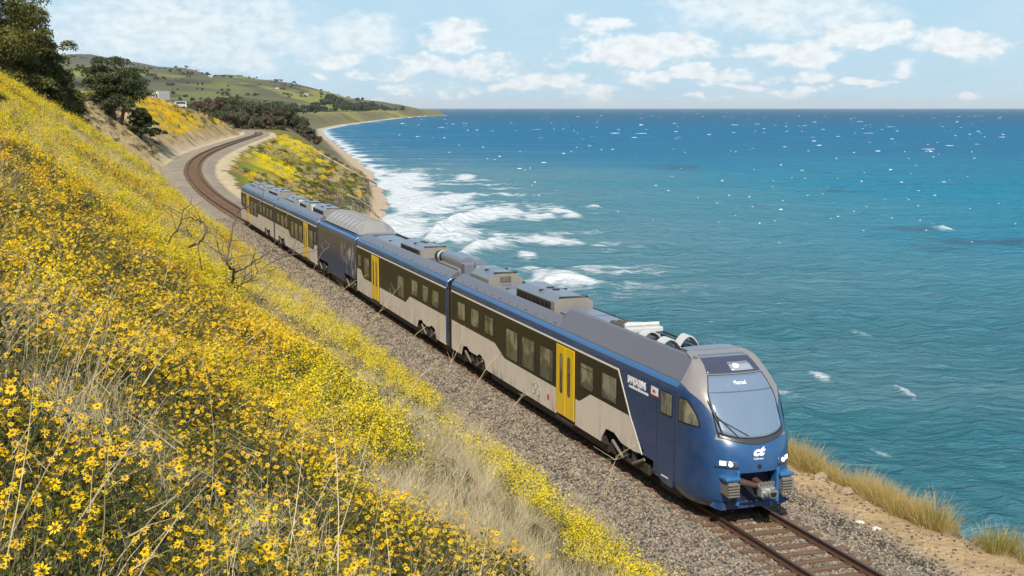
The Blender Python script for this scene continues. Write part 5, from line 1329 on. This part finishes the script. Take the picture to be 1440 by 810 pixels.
nm = ['first','second','third','fourth','fifth','sixth','seventh','eighth','ninth','tenth','eleventh','twelfth','thirteenth','fourteenth','fifteenth','sixteenth','seventeenth','eighteenth','nineteenth','twentieth','last']
order = sorted(range(len(MID)), key=lambda i: MID[i][0])
for rank, i in enumerate(order):
    px, Y, h, r, k = MID[i]; p = ground_at(px, Y)
    tree('coastal_tree', p-Vector((0, 0, .5)), h, r, '%s %s tree from the left in the belt where the track disappears' % (nm[rank], 'russet' if k else 'dark grey-green'), 'tree', 4500, .62, M['russet' if k else 'scrubleaf'], 100+i, group='trees in the belt beyond the bend', low=.05)
# far wood across the bay and on the headland
g_ = np.random.default_rng(77); blobs = []
for px0, px1, Y0, Y1, n, h in [(385,455,1300,1700,46,13),(430,480,1700,2100,40,15),(455,560,2300,2900,110,15),(500,590,3000,3600,70,12),(596,602,3750,3800,8,12),(330,420,1200,1500,14,7)]:
    for _ in range(n):
        Y = g_.uniform(Y0, Y1); x = ray(g_.uniform(px0, px1), 152, Y).x
        if x > co_x(Y)-38: continue
        z = gz(x, Y); hh = h*g_.uniform(.6, 1.2)
        for q in range(3): blobs.append((x+g_.normal(0, hh*.35), Y+g_.normal(0, hh*.4), z+hh*g_.uniform(.2, .6), hh*.36))
for _ in range(260):
    Y = g_.uniform(900, 3600); x = ray(g_.uniform(90, 520), 152, Y).x
    if x > co_x(Y)-60: continue
    hh = g_.uniform(2.5, 7); z = gz(x, Y)
    for q in range(2): blobs.append((x+g_.normal(0, hh), Y+g_.normal(0, hh*2), z+hh*.4, hh*.5))
M['farleaf'] = foliage('distant_foliage', ((.035, .05, .035), (.075, .09, .05)), transl=.1)
tag(crown_mesh('far_wood', blobs, 36000, 3.0, M['farleaf'], 5, 1.), 'dark distant woods along the far shore of the bay', 'woods', kind='stuff')

# ------------------------------------------------------------------ small white houses far off on the hill, camper and van on the bluff top
M['whitewall'] = mat('white_wall', (.50, .50, .48), .6); M['roofgrey'] = mat('pale_roof', (.42, .42, .42), .7); M['darkglass'] = mat('dark_glass', (.03, .035, .04), .15, coat=.5)
def wheel_at(mb, x, y, r, w): mb.tube([(x-w/2, y, r), (x+w/2, y, r)], r, 14)
p = ground_at(227, 292); cp = empty('camper', p-Vector((0,0,.3)), R(-24)); cp.scale = (.78, .78, .78); tag(cp, 'boxy white camper parked on the bluff top beside the cypress', 'camper')
mb = MB(); mb.box(-1.2, 1.2, -2.6, 2.6, .55, 3.1, 0, .12); mb.build('body', M['whitewall'], cp)
mb = MB(); mb.box(-1.0, 1.0, -2.4, 2.2, 3.09, 3.22, 0, .03); mb.build('roof_box', M['roofgrey'], cp)
for x0, x1, z0, z1 in ((-.75, -.1, 1.5, 2.4), (.25, .9, 1.5, 2.4)): mb = MB(); mb.box(x0, x1, -2.63, -2.58, z0, z1); mb.build('window', M['darkglass'], cp)
mb = MB(); mb.box(-1.24, -1.19, -.4, 1.2, 1.6, 2.3); mb.build('side_window', M['darkglass'], cp)
mb = MB(); mb.box(-1.22, 1.22, -2.62, 2.62, .75, 1.0); mb.build('stripe', M['roofgrey'], cp)
for sx in (-1.05, 1.05):
    for y in (-1.6, 1.6): mb = MB(); wheel_at(mb, sx, y, .36, .25); mb.build('wheel', M['black'], cp)
p = ground_at(251, 300); vn = empty('van', p-Vector((0, 0, .25)), R(-60)); vn.scale = (.85, .85, .85); tag(vn, 'small white van with dark windows right of the camper', 'van')
mb = MB(); mb.prism([(-2.1, .4), (-2.1, 1.2), (-1.4, 1.35), (-.9, 2.0), (2.0, 2.05), (2.15, .4)], 0, -.9, .9); mb.build('body', M['whitewall'], vn)
for sx in (-1, 1): mb = MB(); mb.box(min(sx*.9, sx*.92), max(sx*.9, sx*.92), -.8, 1.7, 1.3, 1.85); mb.build('side_window', M['darkglass'], vn)
mb = MB(); mb.prism([(-1.42, 1.36), (-.95, 1.96), (-.93, 1.90), (-1.36, 1.34)], 0, -.8, .8); mb.build('windscreen', M['darkglass'], vn)
for sx in (-.82, .82):
    for y in (-1.3, 1.3): mb = MB(); wheel_at(mb, sx, y, .33, .2); mb.build('wheel', M['black'], vn)
for px, py, Y, lb in [(298,97,2300,'white ranch house high on the distant ridge'),(390,116,2500,'white farm building low on the distant ridge'),(431,127,2700,'small pale house on the end of the distant ridge'),(378,152,1250,'white cottage at the foot of the distant hill')]:
    x = ray(px, 152, Y).x; z = gz(x, Y); h_ = empty('farm_house', (x, Y, z-1), R(20)); tag(h_, lb, 'house')
    mb = MB(); mb.box(-4, 4, -3, 3, 0, 3.4); mb.build('wall', M['whitewall'], h_)
    mb = MB(); mb.prism([(-3.4, 3.35), (0, 5), (3.4, 3.35)], 0, -4.4, 4.4); mb.build('roof', M['roofgrey'], h_)
    for k in (-2, 2): mb = MB(); mb.box(k-.6, k+.6, -3.1, -2.95, 1.2, 2.3); mb.build('window', M['darkglass'], h_)

# ------------------------------------------------------------------ old pipes on the seaward slope
M['pipe'] = mat('weathered_pipe', (.42, .36, .27), .8, build=grime(1.5, .6, (.12, .09, .06), (1, 1, 1)))
for lb, pts in [('upper weathered pipe running down the bluff on short posts to the cliff edge', [(436,212),(458,224),(480,236),(505,249),(529,262)]), ('lower weathered pipe on the bluff, ending above the beach just behind the train', [(489,279),(505,287),(520,296),(535,309)])]:
    hp = [hit(*q) for q in pts]; hp = [q+Vector((0, 0, .7)) for q in hp if q]
    root = empty('pipeline', hp[0]); tag(root, lb, 'pipe'); rel = [q-hp[0] for q in hp]
    mb = MB(); mb.tube(rel, .24, 10); mb.build('pipe', M['pipe'], root, smooth=True)
    for q in rel[1:]: mb = MB(); mb.box(q.x-.12, q.x+.12, q.y-.12, q.y+.12, q.z-2.4, q.z-.1); mb.build('post', M['pipe'], root)
# bare brown bush on that slope
def twiggy(name, base_, paths, label, m, seed, fine=60, fl=1., fr=.02):
    rs_ = random.Random(seed); root = empty(name, base_); tag(root, label, 'dead bush'); allp = []
    for pts, r0 in paths:
        pp = [Vector(q)-Vector(base_) for q in pts]; pp = catmull(pp, (pp[0]-pp[-1]).length/14+.02); pp = [q+Vector((rs_.gauss(0, r0*.6), rs_.gauss(0, r0*.6), rs_.gauss(0, r0*.6))) for q in pp]
        mb = MB(); mb.tube(pp, [r0*(1-.75*i/(len(pp)-1)) for i in range(len(pp))], 6); mb.build('branch', m, root); allp += pp
    mb = MB()
    for i in range(fine):
        p0 = rs_.choice(allp); d = Vector((rs_.gauss(0, 1), rs_.gauss(0, 1), rs_.uniform(-.3, 1.3))).normalized()*fl*rs_.uniform(.4, 1); mid = p0+d*.5+Vector((rs_.gauss(0, .1), rs_.gauss(0, .1), rs_.gauss(0, .1)))*fl; mb.tube([p0, mid, p0+d], [fr, fr*.7, fr*.3], 4)
        if rs_.random() < .6: mb.tube([mid, mid+Vector((rs_.gauss(0, .4), rs_.gauss(0, .4), rs_.uniform(0, .5)))*fl], [fr*.6, fr*.2], 4)
    tag(mb.build('twigs', m, root), kind='stuff'); return root
b0 = hit(470, 300, 100) or Vector((-35, 215, -4)); q = b0+Vector((0, 0, -.3))
pa = []
for k in range(9):
    a = k*.8; d = Vector((math.cos(a)*1.6, math.sin(a)*1.6, 4.2+1.8*math.sin(k*1.7))); pa.append(([q, q+d*.5+Vector((.2*math.cos(k), 0, 0)), q+d], .13))
twiggy('bare_bush', q, pa, 'bare brown bush on the seaward slope behind the roof of the train', M['twig'], 5, 110, 1.6, .04)
# dead shrub on the near bank
Dd = 37.5; dj = random.Random(8)
def tracep(L, dz=0.): return [ray(px, py, Dd+dz+.7*math.sin(px*.13+py*.07)) for px, py in L]
base_ = ray(336, 462, Dd); base_.z = gz(base_.x, base_.y)
br = [([(336,470),(331,440),(322,405)], .085), ([(322,405),(328,383),(319,371),(309,352),(305,338)], .075), ([(328,383),(343,377),(360,366),(379,354)], .05), ([(322,405),(336,401),(350,394),(360,385),(359,366)], .05),
      ([(305,430),(290,400),(281,362),(279,341)], .07), ([(268,347),(279,341),(290,325),(288,315),(279,311),(266,306),(256,309)], .06), ([(237,344),(248,324),(256,309),(257,296),(268,288),(269,277)], .05),
      ([(319,371),(325,330),(333,301),(347,290),(363,291),(368,281),(371,268)], .045), ([(333,450),(344,447),(356,452),(366,449)], .06), ([(340,428),(352,425),(371,421),(378,430),(380,445)], .05), ([(300,455),(310,430),(322,405)], .06),
      ([(360,385),(380,370),(400,362),(415,358)], .03), ([(336,401),(330,420),(345,440)], .05)]
twiggy('dead_shrub', base_, [(tracep(L), r0*.65) for L, r0 in br], 'gnarled dead shrub with bare twisting branches on the flowery bank', mat('dead_wood', (.12, .085, .065), .95), 9, 90, 1.1, .012)
# pale fallen stems leaning over the ballast
WHERE = ['in front of the rear carriage, the longest one', 'just right of the dead shrub', 'below the blue power car', 'curving, beneath the rear door of the second carriage', 'beneath the gangway of the leading carriage', 'crossing below the bicycle symbol', 'beside the mustard, left of the bicycle symbol', 'below the third carriage door', 'beneath the windows of the second carriage', 'low, under the bogie of the second carriage', 'nearest the front of the train']
pale = [[(412,470),(372,330),(440,180)],[(330,330),(385,285),(412,240)],[(372,365),(392,330),(405,300)],[(455,440),(468,420),(500,395),(520,385)],[(540,600),(580,545),(600,520)],[(655,560),(690,510),(725,480)],[(690,600),(722,572),(742,545)],[(430,400),(455,352),(480,345)],[(500,480),(540,430),(560,405)],[(560,520),(585,470),(610,455)],[(600,560),(640,500),(650,470)],[(850,700),(860,660),(870,640)]]
for k, L in enumerate(pale[1:]):
    a = hit(*L[0], 15, 200); dpt = a.y-.4
    pts = [ray(px, py, dpt+.25*i) for i, (px, py) in enumerate(L)]; pts[0] = a-Vector((0, 0, .2))
    mb = MB(); pp = catmull(pts, .35); mb.tube(pp, [.016*(1-.6*i/len(pp)) for i in range(len(pp))], 5)
    for j in range(7):
        p0 = dj.choice(pp[len(pp)//3:]); d = Vector((dj.gauss(0, .5), dj.gauss(0, .5), dj.uniform(.1, .8)))*.6; mb.tube([p0, p0+d], [.008, .003], 4)
    o = mb.build('dry_stem', M['straw'], None); tag(o, 'bleached dry stem leaning over the ballast, '+WHERE[k], 'dry stem', 'bleached stems leaning over the ballast')

# ------------------------------------------------------------------ bunch grass along the cliff edge, stones on the dirt
M['feather'] = foliage('feather_grass', ((.40, .28, .07), (.66, .50, .22)), transl=.35); M['greengr'] = foliage('green_grass', ((.12, .14, .02), (.34, .31, .05)), transl=.3)
def bunch(seed, n=420, h=.85, spread=.26, lean=.35, green=.30, w=.011, tall=1.):
    b = PB(seed); r = b.r; lx, ly = r.uniform(-.3, 1)*lean, r.uniform(-1, .3)*lean
    for i in range(n):
        t = r.random()*6.28; rad = spread*math.sqrt(r.random()); gr = r.random() < green
        b.blade((rad*math.cos(t), rad*math.sin(t), -.08), (lx*.5+1.0*rad*math.cos(t)+r.gauss(0,.14), ly*.5+1.0*rad*math.sin(t)+r.gauss(0,.14), 1), h*r.uniform(.5, .85 if gr else 1.15)*tall, w, 1 if gr else 0, .45)
    me = b.done('bunch_grass', [M['feather'], M['greengr']]).data; return me
BG = [bunch(k) for k in (51, 52, 53, 54)]; BGd = bunch(60, 700, .8, .30, .2, .75, .012)
rs = random.Random(12); e0 = None
s = 23.5
while s < 37.5:
    for row in range(2):
        if s < 26.2 and rs.random() < .75: continue
        x, y = st_world(s+rs.uniform(-.12, .12), 5.15+row*.42+rs.uniform(-.12, .12)+.25*math.sin(s*1.3)); x, y = float(x), float(y)
        o = bpy.data.objects.new('bunch_grass', BG[rs.randrange(4)]); COL.objects.link(o); o.location = (x, y, gz(x, y)-.03); k = rs.uniform(.62, 1.3)*(1.1 if s > 26.8 else .5); o.scale = (k, k, k*rs.uniform(.85, 1.1)); o.rotation_euler = (0, 0, rs.uniform(0, 6.28))
        tag(o, 'tan and green feathery bunch grass in the row along the cliff edge beside the train front', 'grass clump', 'bunch grass along the cliff edge')
    s += .42
for (s, t, k, lb, me) in [(24.9, 5.6, 1.35, 'round dark-cored grass clump standing alone near the bottom right corner', BGd), (24.3, 6.2, 1.3, 'straw-coloured grass clump in the bottom right corner, nearest the edge of the picture', BG[0]), (23.9, 5.8, 1.05, 'low grass clump in front of the round one at the bottom right', BG[1]), (23.5, 6.4, 1.3, 'widest green-tan grass clump at the very bottom right', BG[2]), (27.1, 5.2, .32, 'small bright green tuft at the end of the grass row', BGd)]:
    x, y = map(float, st_world(s, t)); o = bpy.data.objects.new('bunch_grass', me); COL.objects.link(o); o.location = (x, y, gz(x, y)-.04); o.scale = (k, k, k); tag(o, lb, 'grass clump')
def m_all(s, t, X, Y, g): return (g.random(len(s)) < 2), g.choice([0, 1, 2], len(s))
lay('cliff_top_grass', K_grass, [(20, 44, 4.9, 6.2, 5, .35, .7), (44, 118, 4.4, 6.4, 3, .6, 1.1)], m_all, 'thin dry grass and litter along the cliff top', 'dry grass')
M['boulder'] = mat('buff_rock', (.34, .26, .17), .9, build=grime(5, .5, (.12, .09, .06), (1, 1, 1))); M['darkrock'] = mat('dark_rock', (.05, .045, .04), .9); M['palerock'] = mat('pale_rock', (.60, .55, .45), .9)
def rock(s, t, r, lb, m, seed, flat=.6):
    x, y = map(float, st_world(s, t)); bm = bmesh.new(); bmesh.ops.create_icosphere(bm, subdivisions=3, radius=1)
    for v in bm.verts:
        n_ = mnoise.noise(v.co*1.3+Vector((seed*7, 0, 0))); n2 = mnoise.noise(v.co*3.5+Vector((0, seed*5, 0))); v.co = v.co*(1+.45*n_+.15*n2)*r; v.co.z *= flat
    mb = MB(); mb.bm(bm); o = mb.build('rock', m); o.location = (x, y, gz(x, y)+r*flat*.3); o.rotation_euler = (0, 0, seed); tag(o, lb, 'rock')
rock(31.6, 4.75, .22, 'buff boulder lying against the grass row near the train front', M['boulder'], 1); rock(30.0, 4.55, .24, 'broad brown boulder half buried at the foot of the grass row', M['boulder'], 2, .5); rock(30.35, 4.85, .13, 'small brown stone behind the half-buried boulder', M['boulder'], 3)
rock(27.6, 3.35, .12, 'flat white stone on the dirt just off the ballast', M['palerock'], 4, .35); rock(27.0, 3.45, .12, 'flat cream stone beside the white one at the ballast edge', M['palerock'], 5, .4)
rock(26.3, 5.35, .10, 'dark stone in the small heap at the cliff edge, upper one', M['darkrock'], 6); rock(26.05, 5.3, .11, 'dark stone in the small heap at the cliff edge, lower one', M['darkrock'], 7); rock(25.5, 5.55, .12, 'dark stone by the round grass clump', M['darkrock'], 8); rock(25.35, 5.8, .10, 'pale stone standing by the cliff edge near the round grass clump', M['palerock'], 9, .9)
rock(36.8, -4.1, .20, 'tan stone lying on the landward edge of the ballast', M['boulder'], 10, .5)

# ------------------------------------------------------------------ thin sea air
hz = bpy.data.materials.new('sea_air'); hz.use_nodes = True; HN = hz.node_tree; HN.nodes.clear()
pv = HN.nodes.new('ShaderNodeVolumePrincipled'); pv.inputs['Color'].default_value = (.985, .993, 1., 1); pv.inputs['Density'].default_value = 1.6e-5; pv.inputs['Anisotropy'].default_value = .0
ho = HN.nodes.new('ShaderNodeOutputMaterial'); HN.links.new(pv.outputs[0], ho.inputs['Volume'])
mb = MB(); mb.box(-72000, 72000, -500, 72000, -19, 330); o = mb.build('haze', hz); tag(o, kind='stuff')
